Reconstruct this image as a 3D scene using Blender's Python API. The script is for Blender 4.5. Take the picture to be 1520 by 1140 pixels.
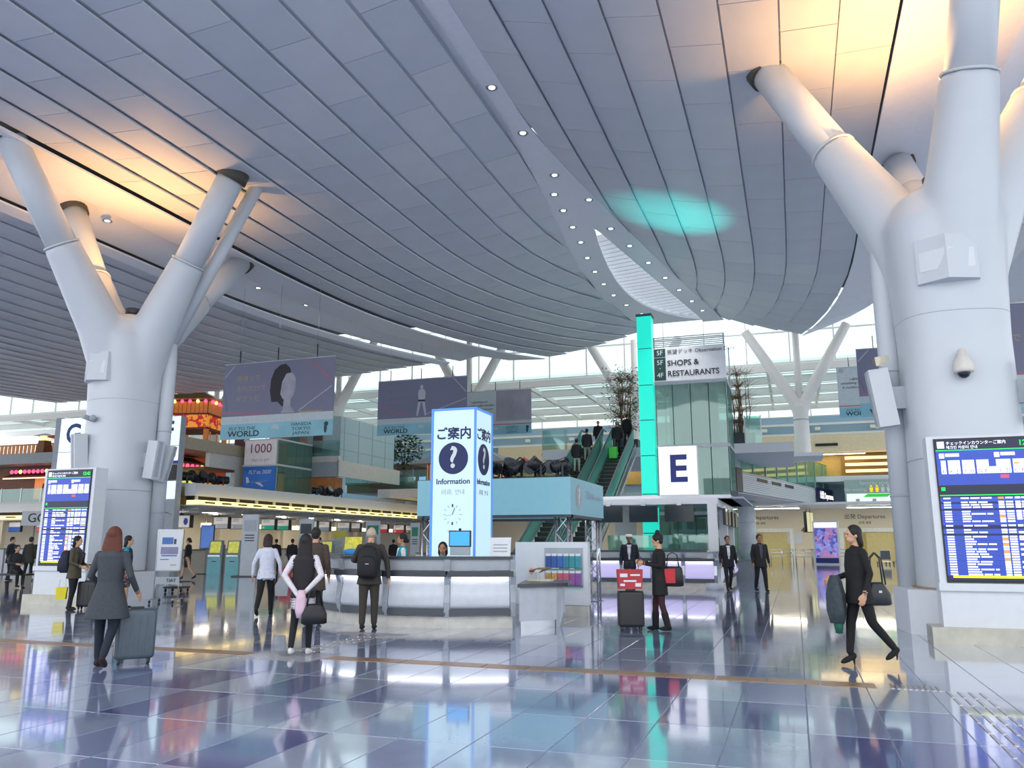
import bpy, bmesh, math, random
from mathutils import Vector, Matrix, kdtree
random.seed(7)
PI = math.pi
S = bpy.context.scene
COL = S.collection
for o in list(bpy.data.objects): bpy.data.objects.remove(o)

# ---------------------------------------------------------------- camera
CAM_H = 1.48; FPX = 1200.0; YAW = math.radians(19.0); PITCH = math.atan(236/1200.0)
cam_d = bpy.data.cameras.new('camera'); cam = bpy.data.objects.new('camera', cam_d); COL.objects.link(cam)
cam.location = (0, 0, CAM_H); cam.rotation_euler = (PI/2 + PITCH, 0, YAW)
cam_d.sensor_width = 36.0; cam_d.lens = 36.0*FPX/1520.0; cam_d.clip_end = 500
S.camera = cam
# ---------------------------------------------------------------- world (bright overcast daylight)
W = bpy.data.worlds.new('world'); S.world = W; W.use_nodes = True
bg = W.node_tree.nodes['Background']; bg.inputs[0].default_value = (0.90, 0.95, 1.0, 1); bg.inputs[1].default_value = 1.9
S.view_settings.view_transform = 'Standard'; S.view_settings.look = 'None'
S.view_settings.gamma = 1.0; S.view_settings.use_curve_mapping = False
S.view_settings.exposure = 0.16

cp, sp, cy, sy = math.cos(PITCH), math.sin(PITCH), math.cos(YAW), math.sin(YAW)
def ray(px, py):
    a = (px-760)/FPX; b = (py-570)/FPX; yc = cp+b*sp
    return (a*cy-yc*sy, a*sy+yc*cy, sp-b*cp, yc)
def gz(px, py, z=0.0):
    r = ray(px, py); t = (z-CAM_H)/r[2]; return Vector((r[0]*t, r[1]*t, z))
def atU(px, py, U):
    r = ray(px, py); t = U/r[1]; return Vector((r[0]*t, U, CAM_H+r[2]*t))
def atV(px, py, V):
    r = ray(px, py); t = V/r[0]; return Vector((V, r[1]*t, CAM_H+r[2]*t))
def atD(px, py, D):
    r = ray(px, py); t = D/r[3]; return Vector((r[0]*t, r[1]*t, CAM_H+r[2]*t))

# ---------------------------------------------------------------- materials
def lin(c):
    if isinstance(c, str):
        c = c.lstrip('#'); c = ''.join(x*2 for x in c) if len(c) == 3 else c; c = [int(c[i:i+2], 16)/255 for i in (0, 2, 4)]
    return tuple((v/12.92 if v <= .04045 else ((v+.055)/1.055)**2.4) for v in c[:3])
MATS = {}
def mat(name, col, rough=.5, metal=0.0, emit=0.0, noise=.06, scale=6.0, bump=0.0, spec=.5, ecol=None, coat=0.0):
    """principled surface with a fine procedural tone variation"""
    if name in MATS: return MATS[name]
    m = bpy.data.materials.new(name); m.use_nodes = True; MATS[name] = m
    nt = m.node_tree; b = nt.nodes['Principled BSDF']; c = lin(col)
    b.inputs['Roughness'].default_value = rough; b.inputs['Metallic'].default_value = metal
    b.inputs['Specular IOR Level'].default_value = spec
    if coat: b.inputs['Coat Weight'].default_value = coat; b.inputs['Coat Roughness'].default_value = .055
    tc = nt.nodes.new('ShaderNodeTexCoord'); nz = nt.nodes.new('ShaderNodeTexNoise'); nz.inputs['Scale'].default_value = scale
    nz.inputs['Detail'].default_value = 4
    nt.links.new(tc.outputs['Object'], nz.inputs['Vector'])
    rp = nt.nodes.new('ShaderNodeValToRGB')
    rp.color_ramp.elements[0].position = .3; rp.color_ramp.elements[1].position = .7
    rp.color_ramp.elements[0].color = (*[v*(1-noise) for v in c], 1); rp.color_ramp.elements[1].color = (*[min(1, v*(1+noise)) for v in c], 1)
    nt.links.new(nz.outputs['Fac'], rp.inputs['Fac']); nt.links.new(rp.outputs['Color'], b.inputs['Base Color'])
    if bump:
        bp = nt.nodes.new('ShaderNodeBump'); bp.inputs['Strength'].default_value = bump; bp.inputs['Distance'].default_value = .01
        nt.links.new(nz.outputs['Fac'], bp.inputs['Height']); nt.links.new(bp.outputs['Normal'], b.inputs['Normal'])
    if emit:
        b.inputs['Emission Color'].default_value = (*(lin(ecol) if ecol else c), 1); b.inputs['Emission Strength'].default_value = emit
    return m
def glass(name, col, refl=.12, rough=.03, body=0.0):
    """thin architectural glass: tinted see-through with some mirror and an optional milky body"""
    if name in MATS: return MATS[name]
    m = bpy.data.materials.new(name); m.use_nodes = True; MATS[name] = m; nt = m.node_tree; nt.nodes.clear()
    o = nt.nodes.new('ShaderNodeOutputMaterial'); t = nt.nodes.new('ShaderNodeBsdfTransparent'); g = nt.nodes.new('ShaderNodeBsdfGlossy')
    t.inputs[0].default_value = (*lin(col), 1); g.inputs['Roughness'].default_value = rough; g.inputs[0].default_value = (.9, 1, .98, 1)
    mx = nt.nodes.new('ShaderNodeMixShader'); mx.inputs[0].default_value = refl
    nt.links.new(t.outputs[0], mx.inputs[1]); nt.links.new(g.outputs[0], mx.inputs[2]); last = mx
    if body:
        d = nt.nodes.new('ShaderNodeBsdfDiffuse'); d.inputs[0].default_value = (*lin(col), 1)
        m2 = nt.nodes.new('ShaderNodeMixShader'); m2.inputs[0].default_value = body
        nt.links.new(mx.outputs[0], m2.inputs[1]); nt.links.new(d.outputs[0], m2.inputs[2]); last = m2
    nt.links.new(last.outputs[0], o.inputs[0]); return m
def glow(name, col, s):
    if name in MATS: return MATS[name]
    m = bpy.data.materials.new(name); m.use_nodes = True; MATS[name] = m; nt = m.node_tree
    b = nt.nodes['Principled BSDF']; c = lin(col); b.inputs['Base Color'].default_value = (*[v*.5 for v in c], 1); b.inputs['Roughness'].default_value = .35
    b.inputs['Emission Color'].default_value = (*c, 1); b.inputs['Emission Strength'].default_value = s
    return m

# ---------------------------------------------------------------- mesh collector
class MB:
    def __init__(s): s.v = []; s.f = []; s.m = []; s.sm = []
    def add(s, vs, fs, m=0, smooth=False):
        b = len(s.v); s.v += [tuple(v) for v in vs]
        for f in fs: s.f.append(tuple(b+i for i in f)); s.m.append(m); s.sm.append(smooth)
        return s
    def box(s, x0, y0, z0, x1, y1, z1, m=0):
        x0, x1 = min(x0, x1), max(x0, x1); y0, y1 = min(y0, y1), max(y0, y1); z0, z1 = min(z0, z1), max(z0, z1)
        return s.add([(x0,y0,z0),(x1,y0,z0),(x1,y1,z0),(x0,y1,z0),(x0,y0,z1),(x1,y0,z1),(x1,y1,z1),(x0,y1,z1)],
                     [(0,3,2,1),(4,5,6,7),(0,1,5,4),(1,2,6,5),(2,3,7,6),(3,0,4,7)], m)
    def cbox(s, c, d, rz=0, m=0, rx=0, ry=0):
        M = Matrix.Translation(c) @ Matrix.Rotation(rz, 4, 'Z') @ Matrix.Rotation(ry, 4, 'Y') @ Matrix.Rotation(rx, 4, 'X')
        p = [M @ Vector((sx*d[0]/2, sy_*d[1]/2, sz*d[2]/2)) for sz in (-1, 1) for sx, sy_ in ((-1,-1),(1,-1),(1,1),(-1,1))]
        return s.add(p, [(0,3,2,1),(4,5,6,7),(0,1,5,4),(1,2,6,5),(2,3,7,6),(3,0,4,7)], m)
    def bar(s, a, b, w, h=None, m=0):
        """square bar between two points"""
        a = Vector(a); b = Vector(b); h = h or w; d = (b-a).normalized()
        up = Vector((0,0,1)) if abs(d.z) < .95 else Vector((0,1,0)); r = d.cross(up).normalized(); u = r.cross(d)
        p = [e + r*sx*w/2 + u*sz*h/2 for e in (a, b) for sx, sz in ((-1,-1),(1,-1),(1,1),(-1,1))]
        return s.add(p, [(0,1,2,3),(7,6,5,4),(0,4,5,1),(1,5,6,2),(2,6,7,3),(3,7,4,0)], m)
    def prism(s, pts, z0, z1, m=0):
        n = len(pts)
        ar = sum(pts[i][0]*pts[(i+1) % n][1]-pts[(i+1) % n][0]*pts[i][1] for i in range(n))
        if ar < 0: pts = pts[::-1]
        vs = [(x, y, z0) for x, y in pts]+[(x, y, z1) for x, y in pts]
        return s.add(vs, [tuple(range(n))[::-1], tuple(range(n, 2*n))]+[(i, (i+1) % n, n+(i+1) % n, n+i) for i in range(n)], m)
    def slab(s, pts, off, m=0):
        """planar polygon of 3D points given a thickness vector"""
        n = len(pts); off = Vector(off); vs = [Vector(p) for p in pts]+[Vector(p)+off for p in pts]
        return s.add(vs, [tuple(range(n)), tuple(range(n, 2*n))[::-1]]+[(i, n+i, n+(i+1) % n, (i+1) % n) for i in range(n)], m)
    def tube(s, path, rad, seg=12, m=0, caps=True, sx=1.0):
        P = [Vector(p) for p in path]; n = len(P)
        if not hasattr(rad, '__len__'): rad = [rad]*n
        vs = []; ref = None
        for i in range(n):
            d = (P[min(i+1, n-1)]-P[max(i-1, 0)]).normalized()
            if ref is None: ref = Vector((0,1,0)) if abs(d.y) < .9 else Vector((1,0,0))
            r = (ref - d*ref.dot(d)).normalized(); ref = r; u = d.cross(r)
            for k in range(seg):
                a = 2*PI*k/seg; vs.append(P[i]+(r*math.cos(a)+u*math.sin(a)*sx)*rad[i])
        fs = [(i*seg+k, i*seg+(k+1) % seg, (i+1)*seg+(k+1) % seg, (i+1)*seg+k) for i in range(n-1) for k in range(seg)]
        s.add(vs, fs, m, True)
        if caps:
            b = len(s.v)-n*seg
            s.f += [tuple(b+k for k in range(seg))[::-1], tuple(b+(n-1)*seg+k for k in range(seg))]; s.m += [m, m]; s.sm += [False, False]
        return s
    def loft(s, rings, m=0, smooth=True):
        """closed loft; ring = list of equal length point lists"""
        seg = len(rings[0]); n = len(rings); vs = [p for r in rings for p in r]
        fs = [(i*seg+k, i*seg+(k+1) % seg, (i+1)*seg+(k+1) % seg, (i+1)*seg+k) for i in range(n-1) for k in range(seg)]
        fs += [tuple(range(seg))[::-1], tuple((n-1)*seg+k for k in range(seg))]
        return s.add(vs, fs, m, smooth)
    def ell(s, c, r, seg=12, rings=8, m=0, M=None):
        vs = [(0,0,-1)]
        for i in range(1, rings):
            t = -PI/2+PI*i/rings
            vs += [(math.cos(t)*math.cos(2*PI*k/seg), math.cos(t)*math.sin(2*PI*k/seg), math.sin(t)) for k in range(seg)]
        vs.append((0,0,1)); T = len(vs)-1
        fs = [(0, 1+(k+1) % seg, 1+k) for k in range(seg)]
        fs += [(1+i*seg+k, 1+i*seg+(k+1) % seg, 1+(i+1)*seg+(k+1) % seg, 1+(i+1)*seg+k) for i in range(rings-2) for k in range(seg)]
        fs += [(T, 1+(rings-2)*seg+k, 1+(rings-2)*seg+(k+1) % seg) for k in range(seg)]
        P = [Vector((x*r[0], y*r[1], z*r[2])) for x, y, z in vs]
        if M is not None: P = [M @ p for p in P]
        return s.add([p+Vector(c) for p in P], fs, m, True)
    def lathe(s, prof, c=(0,0,0), seg=24, m=0):
        vs = [(c[0]+r*math.cos(2*PI*k/seg), c[1]+r*math.sin(2*PI*k/seg), c[2]+z) for r, z in prof for k in range(seg)]
        n = len(prof); fs = [(i*seg+k, i*seg+(k+1) % seg, (i+1)*seg+(k+1) % seg, (i+1)*seg+k) for i in range(n-1) for k in range(seg)]
        fs += [tuple(range(seg))[::-1], tuple((n-1)*seg+k for k in range(seg))]
        return s.add(vs, fs, m, True)
    def mesh(s, name, mats):
        me = bpy.data.meshes.new(name); me.from_pydata([tuple(v) for v in s.v], [], s.f)
        for m in (mats if isinstance(mats, (list, tuple)) else [mats]): me.materials.append(m)
        me.polygons.foreach_set('material_index', s.m); me.polygons.foreach_set('use_smooth', s.sm); me.update(); return me
    def build(s, name, mats, parent=None, loc=(0,0,0), rz=0, **tags):
        return link(name, s.mesh(name, mats), parent, loc, rz, **tags)
def link(name, me, parent=None, loc=(0,0,0), rz=0, **tags):
    o = bpy.data.objects.new(name, me); COL.objects.link(o); o.parent = parent; o.location = loc; o.rotation_euler = (0, 0, rz)
    for k, v in tags.items(): o[k] = v
    return o
def thing(name, label, category, loc=(0,0,0), rz=0, group=None):
    o = link(name, None, None, loc, rz, label=label, category=category)
    if group: o['group'] = group
    return o
def struct(name, mb, m, parent=None, label=None, **k):
    o = mb.build(name, m, parent, **k)
    if parent is None:
        o['kind'] = 'structure'
        if label: o['label'] = label
    return o
def copy_tree(o, parent=None, loc=None, rz=None, label=None):
    c = o.copy(); COL.objects.link(c); c.parent = parent
    if loc is not None: c.location = loc
    if rz is not None: c.rotation_euler = (0, 0, rz)
    if label: c['label'] = label
    for ch in list(o.children): copy_tree(ch, c)
    return c
def text(name, body, size, m, parent=None, loc=(0,0,0), rz=0, depth=.004, align='CENTER', sx=1.0, bold=0.0, shear=0.0, face='-y'):
    """flat lettering as a mesh standing upright, read from -y of its own frame"""
    cu = bpy.data.curves.new(name, 'FONT'); cu.body = body; cu.size = size; cu.align_x = align; cu.align_y = 'CENTER'
    cu.extrude = depth/2; cu.offset = bold; cu.shear = shear; cu.resolution_u = 3
    t = bpy.data.objects.new(name, cu); COL.objects.link(t); bpy.context.view_layer.update()
    me = bpy.data.meshes.new_from_object(t.evaluated_get(bpy.context.evaluated_depsgraph_get())); bpy.data.objects.remove(t)
    me.name = name; me.materials.clear(); me.materials.append(m)
    me.transform(Matrix.Rotation(PI/2, 4, 'X') @ Matrix.Diagonal((sx, 1, 1, 1)))
    return link(name, me, parent, loc, rz)
def copy_row(o, locs, label=None):
    return [copy_tree(o, None, l, label=label) for l in locs]

# ---------------------------------------------------------------- shared materials
WHITE = mat('white_paint', '#dcdfe4', .4, noise=.02)
CWHITE = mat('column_white', '#ccd1d7', .38, noise=.015, scale=2)
CREAM = mat('cream_wall', '#e6dcc4', .6, noise=.02)
GREY = mat('grey_panel', '#a9b0b8', .45)
DGREY = mat('dark_grey', '#3d444d', .4)
BLACK = mat('black_plastic', '#15171b', .35)
STEEL = mat('brushed_steel', '#b4b8be', .28, .9)
GAPSHADE = mat('painted_shade', '#0c0d10', .8)  # near-black colour put in for the shade inside open canopy slots
NAVY = mat('navy_print', '#1c2f7a', .5)
INK = mat('dark_ink', '#22262c', .6)
TAN = mat('tan_band', '#d8b98c', .6)
WOOD = mat('honey_wood', '#b97a3a', .5, noise=.15, scale=14)
RED = mat('signal_red', '#c22732', .5)
GLASSC = glass('clear_glass', '#eef7f6', .10)
GLASSG = glass('green_glass', '#bfe3d8', .14, body=.10)
GLASSE = glass('teal_lit_glass', '#a9e6df', .12, body=.3)  # cyan tint and milky body carry the teal light falling on the glass
GLASSB = glass('balustrade_glass', '#d3ece8', .12, body=.06)
LEAF = mat('leaf_green', '#2c5a2e', .5, noise=.3, scale=9)
LEDW = glow('led_white', '#f4f6ff', 3.0)
WARMLED = glow('warm_strip', '#ffdf86', 2.2)

# ---------------------------------------------------------------- floor
TILE = [mat('tile_light', '#8d97b6', .11, noise=.07, scale=3, spec=.8, coat=.85), mat('tile_mid', '#7d87ac', .11, noise=.07, scale=3, spec=.8, coat=.85),
        mat('tile_dark', '#5d6192', .11, noise=.08, scale=3, spec=.8, coat=.85), mat('tile_pale', '#9fa8be', .11, noise=.05, scale=3, spec=.8, coat=.85)]
GROUT = mat('tile_grout', '#7d8499', .5)
fl = MB().box(-75, -14, -.3, 45, 82, -.006)
floor = struct('floor', fl, GROUT, label='polished blue grey tiled concourse floor')
TW, TL = .6, 1.2
def tile_tone(i, j):
    r = random.Random(i*7919+j*104729)
    v = (i*TW); base = r.random()
    dark = ((i//2 + j) % 5 == 0 and r.random() < .7)
    if v > 1.0 and base < .6: return 3  # extra pale tiles on this side stand in for the bright floor reflection
    if dark: return 2
    return 0 if base < .55 else (1 if base < .88 else 3)
tmesh = []
for k in range(4):
    t = MB(); g = .004; b = .003
    t.add([(g,g,-.006),(TW-g,g,-.006),(TW-g,TL-g,-.006),(g,TL-g,-.006),(g+b,g+b,0),(TW-g-b,g+b,0),(TW-g-b,TL-g-b,0),(g+b,TL-g-b,0)],
          [(4,5,6,7),(0,1,5,4),(1,2,6,5),(2,3,7,6),(3,0,4,7)])
    tmesh.append(t.mesh('tile', TILE[k]))
cells = [(i, j) for i in range(-100, 60) for j in range(0, 62)]
def vis(i, j):
    x, y = (i+.5)*TW, (j+.5)*TL; xc = x*cy+y*sy; yc = -x*sy+y*cy
    return 4.6 < yc and abs(xc) < .68*yc+1.0
near = sorted([c for c in cells if vis(*c)], key=lambda c: (-(c[0]*TW)*sy + c[1]*TL*cy))[:300]
nearset = set(near)
for i, j in near:
    link('tile', tmesh[tile_tone(i, j)], floor, (i*TW, j*TL, 0))
rest = MB()
for i, j in cells:
    if (i, j) in nearset: continue
    x, y = i*TW, j*TL; g = .004
    rest.add([(x+g,y+g,0),(x+TW-g,y+g,0),(x+TW-g,y+TL-g,0),(x+g,y+TL-g,0)], [(0,1,2,3)], tile_tone(i, j))
rest.build('far_tiles', TILE, floor, kind='stuff')

# tactile guide strips
BRONZE = mat('tactile_bronze', '#a98260', .3, .6, noise=.12, scale=20)
STUD = mat('tactile_steel', '#c9c2bb', .25, .9)
tp = thing('tactile_guide_path', 'brown bronze tactile guiding strip crossing the tiled floor', 'tactile paving', (0, 0, 0))
for x0, x1 in ((-22, -7.1), (-5.9, .72)):
    n = int((x1-x0)/.55)
    for k in range(n):
        a = x0+(x1-x0)*k/n; b = x0+(x1-x0)*(k+1)/n-.02
        MB().box(a, 9.6, .0005, b, 9.88, .005).build('strip_tile', BRONZE, tp)
def studs(name, label, pts, r=.012):
    s = MB()
    for x, y in pts: s.add([(x+r*math.cos(a), y+r*math.sin(a), .0005) for a in (0, PI/2, PI, 3*PI/2)]+[(x+.6*r*math.cos(a), y+.6*r*math.sin(a), .006) for a in (0, PI/2, PI, 3*PI/2)],
        [(4,5,6,7)]+[(q, (q+1) % 4, 4+(q+1) % 4, 4+q) for q in range(4)])
    s.build(name, STUD, None, label=label, category='tactile paving', kind='stuff')
studs('tactile_stud', 'patch of steel tactile studs at the path crossing by the walking girl', [(-7.05+.05*a, 9.3+.05*b) for a in range(23) for b in range(17)])
studs('tactile_stud', 'patch of steel tactile studs before the information counter', [(-7.4+.05*a, 12.3+.05*b) for a in range(26) for b in range(7)])
def bars(label, n0, segs, horizontal=False):
    t = thing('tactile_bars', label, 'tactile paving')
    for a, b in segs: MB().bar((a[0], a[1], .003), (b[0], b[1], .003), .028, .006).build('bar', STUD, t)
bars('steel guide bars leading from the crossing to the information counter', 0, [((-6.75+.11*k+.0, 10.2+.36*j), (-6.75+.11*k, 10.48+.36*j)) for k in range(4) for j in range(6)])
bars('steel guide bars turning toward the flight board column', 0, [((.86+.055*k, 9.62), (.86+.055*k, 9.9)) for k in range(9)] + [((1.36+.1*k, 9.62-.4*j), (1.36+.1*k, 9.28-.4*j)) for k in range(4) for j in range(14)])

# ---------------------------------------------------------------- roof slab above the suspended shells
rf = MB()
rf.box(-75, 3, 16.4, -9.3, 50, 16.7); rf.box(-2.2, 3, 16.4, 6.4, 50, 16.7); rf.box(9.2, 3, 16.4, 26, 50, 16.7); rf.box(6.4, 3, 16.4, 9.2, 18, 16.7); rf.box(-9.3, 3, 16.4, -2.2, 26, 16.7)
struct('roof_slab', rf, mat('roof_dark', '#2a2d33', .8), label='concealed roof slab above the suspended ceiling')
# ---------------------------------------------------------------- ceiling shells made of lapped panels
PANEL = [mat('ceiling_panel', '#d0d4da', .42, noise=.03, scale=1.2), mat('ceiling_panel_b', '#c9ced6', .42, noise=.03, scale=1.2)]
SOFFIT = mat('soffit_white', '#e6e8ee', .35, noise=.02)
BACKING = mat('ceiling_backing', '#d5dbe6', .5, noise=.02)
def lerp_(a, b, t): return a+(b-a)*t
def shell(label, n, v0, dirn, shift, zf, u0, u1, clip, limit=300, gap=.055, lap=.095):
    """ribs of lapped panels: rib k lies between v0+dirn*k*W and the next, swept sideways by shift(u) and clipped"""
    Wd, L = 1.15, 2.5
    root = link('ceiling', None, None, (0, 0, 0), 0, kind='structure', label=label)
    quads = []
    for k in range(n):
        nu = int(round((u1-u0)/L)); off = (k % 2)*1.25
        us = [u0+L*j-off for j in range(nu+2)]; us = [min(max(u, u0), u1) for u in us]
        for a, b in zip(us[:-1], us[1:]):
            if b-a < .2: continue
            vs = []
            for u in (a+.012, b-.012):
                p = v0+dirn*(k*Wd+gap)+shift(u); q = v0+dirn*((k+1)*Wd-gap)+shift(u); c = clip(u)
                if dirn > 0: p, q = min(p, c), min(q, c)
                else: p, q = max(p, c), max(q, c)
                vs.append((p, q, u))
            if max(abs(vs[0][1]-vs[0][0]), abs(vs[1][1]-vs[1][0])) < .08: continue
            quads.append((k, vs))
    bk = MB(); nb = 30
    for j in range(nb):
        a, b = u0+(u1-u0)*j/nb, u0+(u1-u0)*(j+1)/nb; pts = []
        for u in (a, b):
            lo, hi = v0+shift(u), v0+dirn*n*Wd+shift(u); c = clip(u); hi = min(hi, c) if dirn > 0 else max(hi, c); pts.append([lerp_(lo, hi, q/8) for q in range(9)])
        for q in range(8): bk.add([(pts[0][q], a, zf(pts[0][q], a)+.085), (pts[0][q+1], a, zf(pts[0][q+1], a)+.085), (pts[1][q+1], b, zf(pts[1][q+1], b)+.085), (pts[1][q], b, zf(pts[1][q], b)+.085)], [(0, 1, 2, 3)])
    bk.build('added_backing', BACKING, root)  # added sheet: gives the panel gaps a lit tone and stops sky leaks
    quads.sort(key=lambda q: q[1][0][2]); rest = MB()
    for idx, (k, vs) in enumerate(quads):
        m = MB(); P = []
        for p, q, u in vs:
            P += [Vector((p, u, zf(p, u)-lap)), Vector((q, u, zf(q, u)+lap*.9))]
        up = Vector((0, 0, .05))
        pts = [P[0], P[1], P[3], P[2]]
        if idx < limit:
            c = sum(pts, Vector())/4
            m.slab([p-c for p in pts], up); m.build('ceiling_panel', PANEL[(k+idx) % 2], root, c)
        else: rest.slab(pts, up)
    if rest.v: rest.build('far_ceiling_panels', PANEL[0], root, kind='stuff')
    return root
def sh(u, amp, u0=25.0, w=17.7): return amp*((u-u0)/w)**2 if u > u0 else 0.0
def stripL(u): return -6.92-1.1*max(0, min(1, (u-20)/12.0))+.75*max(0, (u-36)/6.0) if u > 20 else -6.92
def stripR(u): return -6.4+3.6*max(0, (u-20)/22.8)**1.15 if u > 20 else -6.4
def zA(v, u):
    s = max(0, min(1.15, (stripL(u)-v)/11.7)); return 13.0-.95*s-.45*4*s*(1-s) - .5*max(0, (u-28)/15)*s
def zB(v, u):
    s = max(0, min(1.1, (v-stripR(u))/9.0)); return 13.0-.95*s-.4*4*s*(1-s) - .9*max(0, (u-24)/18)**1.5*s
def zC(v, u):
    s = max(0, min(3, (-22.1+sh(u, 4.8)-v)/12)); return 11.55-.5*min(1, s)-.25*max(0, (u-25)/15)*min(1, s)
shell('left sweeping ceiling shell of lapped grey panels over the left tree column', 11, -18.6, 1, lambda u: sh(u, 5.6), zA, 5.0, 43.2, stripL, gap=.035, lap=-.038)
shell('right sweeping ceiling shell of lapped grey panels over the right tree column', 8, 2.65, -1, lambda u: -sh(u, 1.7, 30, 12), zB, 5.0, 42.0, stripR, gap=.022, lap=.035)
shell('far ceiling shell of lapped panels beyond the left tree column', 25, -22.1, -1, lambda u: sh(u, 4.8), zC, 11.0, 41.0, lambda u: -60, gap=.014, lap=.03)
shell('ceiling shell of lapped panels behind the right tree column', 8, 21.5, -1, lambda u: 0, lambda v, u: 12.6-.05*(v-10), 12.0, 41.0, lambda u: 11.0)
def strip_mesh(fa, fb, za, zb, u0, u1, n=24, th=.06):
    m = MB(); us = [u0+(u1-u0)*i/n for i in range(n+1)]; vs = []
    for u in us: vs += [(fa(u), u, za(fa(u), u)), (fb(u), u, zb(fb(u), u)), (fb(u), u, zb(fb(u), u)+th), (fa(u), u, za(fa(u), u)+th)]
    fs = []
    for i in range(n):
        a = 4*i; b = a+4
        for k in range(4): fs.append((a+k, b+k, b+(k+1) % 4, a+(k+1) % 4))
    fs += [(0,1,2,3), (4*n+3, 4*n+2, 4*n+1, 4*n)]
    return m.add(vs, fs, 0, False)
# smooth soffits along the shell edges
eA = lambda u: -18.62+sh(u, 5.6); oA = lambda u: -20.4+sh(u, 5.6)*.93
struct('trim_1', strip_mesh(oA, eA, lambda v, u: zA(eA(u), u)-.02, lambda v, u: zA(v, u)-.12, 5, 43.0), SOFFIT, label='smooth white soffit edging the left ceiling shell')
iC = lambda u: -22.05+sh(u, 4.8)
struct('trim_2', strip_mesh(iC, oA, lambda v, u: 11.75, lambda v, u: zA(eA(u), u)+.35, 5, 42.0), SOFFIT, label='soffit strip with downlights between two ceiling shells')
struct('trim_3', strip_mesh(lambda u: iC(u)-.02, lambda u: iC(u)+.3, lambda v, u: zC(iC(u), u)-.25, lambda v, u: zC(iC(u), u)-.1, 11, 41.0), SOFFIT, label='white cove lip of the far ceiling shell')
eB = lambda u: 2.68-sh(u, 1.7, 30, 12); oB = lambda u: 5.3-sh(u, 2.9, 30, 12)
struct('trim_4', strip_mesh(eB, oB, lambda v, u: zB(v, u)-.12, lambda v, u: zB(eB(u), u)+.35, 5, 42.0), SOFFIT, label='smooth white soffit edging the right ceiling shell')
struct('trim_5', strip_mesh(oB, lambda u: oB(u)+1.1, lambda v, u: zB(eB(u), u)+.35, lambda v, u: 13.0, 5, 42.0), SOFFIT, label='raised cove beside the right ceiling shell')
s8 = struct('trim_8', MB().box(9.0, 12, 12.5, 11.2, 42, 12.6), SOFFIT, label='white soffit edge beyond the skylight right of the dome camera column')
MB().box(8.9, 12, 12.5, 9.0, 42, 13.6).build('upstand', SOFFIT, s8)
for k in range(40): MB().bar((6.7, 18+.6*k, 13.2), (8.95, 18+.6*k, 13.5), .1, .3).build('fin', SOFFIT, s8)
# central light strip with the lens shaped skylight slot
def holeL(u):
    t = max(0, min(1, (u-28.0)/14.2)); return -6.35-.55*math.sin(PI*t)**.8+2.4*t**6
def holeR(u):
    t = max(0, min(1, (u-28.0)/14.2)); return -6.35+2.45*t
zs = lambda v, u: 13.02
struct('trim_6', strip_mesh(stripL, lambda u: holeL(u) if u > 28 else (stripL(u)+stripR(u))/2, zs, zs, 5, 42.2, 40), SOFFIT, label='left half of the downlight strip between the ceiling shells')
struct('trim_7', strip_mesh(lambda u: holeR(u) if u > 28 else (stripL(u)+stripR(u))/2, stripR, zs, zs, 5, 42.6, 40), SOFFIT, label='right half of the downlight strip between the ceiling shells')
shaft = strip_mesh(lambda u: holeL(u)-.03, lambda u: holeL(u)-.6, lambda v, u: 13.08, lambda v, u: 13.9, 28, 42.2, 30)
sk = struct('window_1', shaft, WHITE, label='lens shaped skylight slot with white fins in the ceiling strip')
for k in range(26):
    u = 30+k*.47; a, b = holeL(u)-.35, holeR(u)+.25
    if b-a > .25: MB().bar((a, u, 13.35), (b, u+.1, 13.55), .06, .3).build('fin', WHITE, sk)
MB().slab([(holeR(28)+.05, 28, 13.08), (holeR(42.2)+.05, 42.2, 13.08), (holeR(42.2)+.2, 42.2, 13.9), (holeR(28)+.2, 28, 13.9)], (.05, 0, 0)).build('shaft_side', WHITE, sk)
# downlights in the strips
dl = thing('ceiling_downlight', 'round recessed downlight in the white ceiling strip', 'downlight', (0,0,0), 0, 'recessed downlights in the ceiling strips')
MB().lathe([(.11, .0), (.15, -.012), (.16, 0), (.15, .02)], seg=16).build('ring', STEEL, dl)
MB().lathe([(.085, -.014), (.09, -.006), (.09, .02)], seg=16).build('lens', glow('downlight_lens', '#ffffff', 1.6), dl)
spots = [(-6.68, 17.8), (-6.66, 20.3), (-6.55, 23.2)]
spots += [((stripL(u)*.55+(holeL(u) if u > 28 else -6.5)*.45), u) for u in (24.6, 26, 27.6, 29.2, 31, 32.8, 34.6, 36.4, 38.2, 40)]
spots += [((stripR(u)*.5+(holeR(u) if u > 28 else -6.2)*.5), u) for u in (25.4, 28.2, 30.2, 32.4, 34.6, 36.6, 38.6, 40.4)]
for i, (x, y) in enumerate(spots):
    o = dl if i == 0 else copy_tree(dl); o.location = (x, y, 13.015)
    if i in (1, 3, 5, 8, 11, 13, 15, 17, 19):
        l = bpy.data.lights.new('downlight_lamp', 'SPOT'); l.energy = 900; l.color = (1, .97, .92); l.spot_size = math.radians(75); l.spot_blend = .6; l.shadow_soft_size = .1
        lo = bpy.data.objects.new('downlight_lamp', l); COL.objects.link(lo); lo.parent = o; lo.location = (0, 0, -.03)
sp2 = [(-20.9, 19.5), (-20.9, 24.5), (-20.6, 27.2), (-20.1, 30), (-19.3, 33)]
for x, y in sp2: copy_tree(dl, None, (x, y, 11.95+.0))
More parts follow.
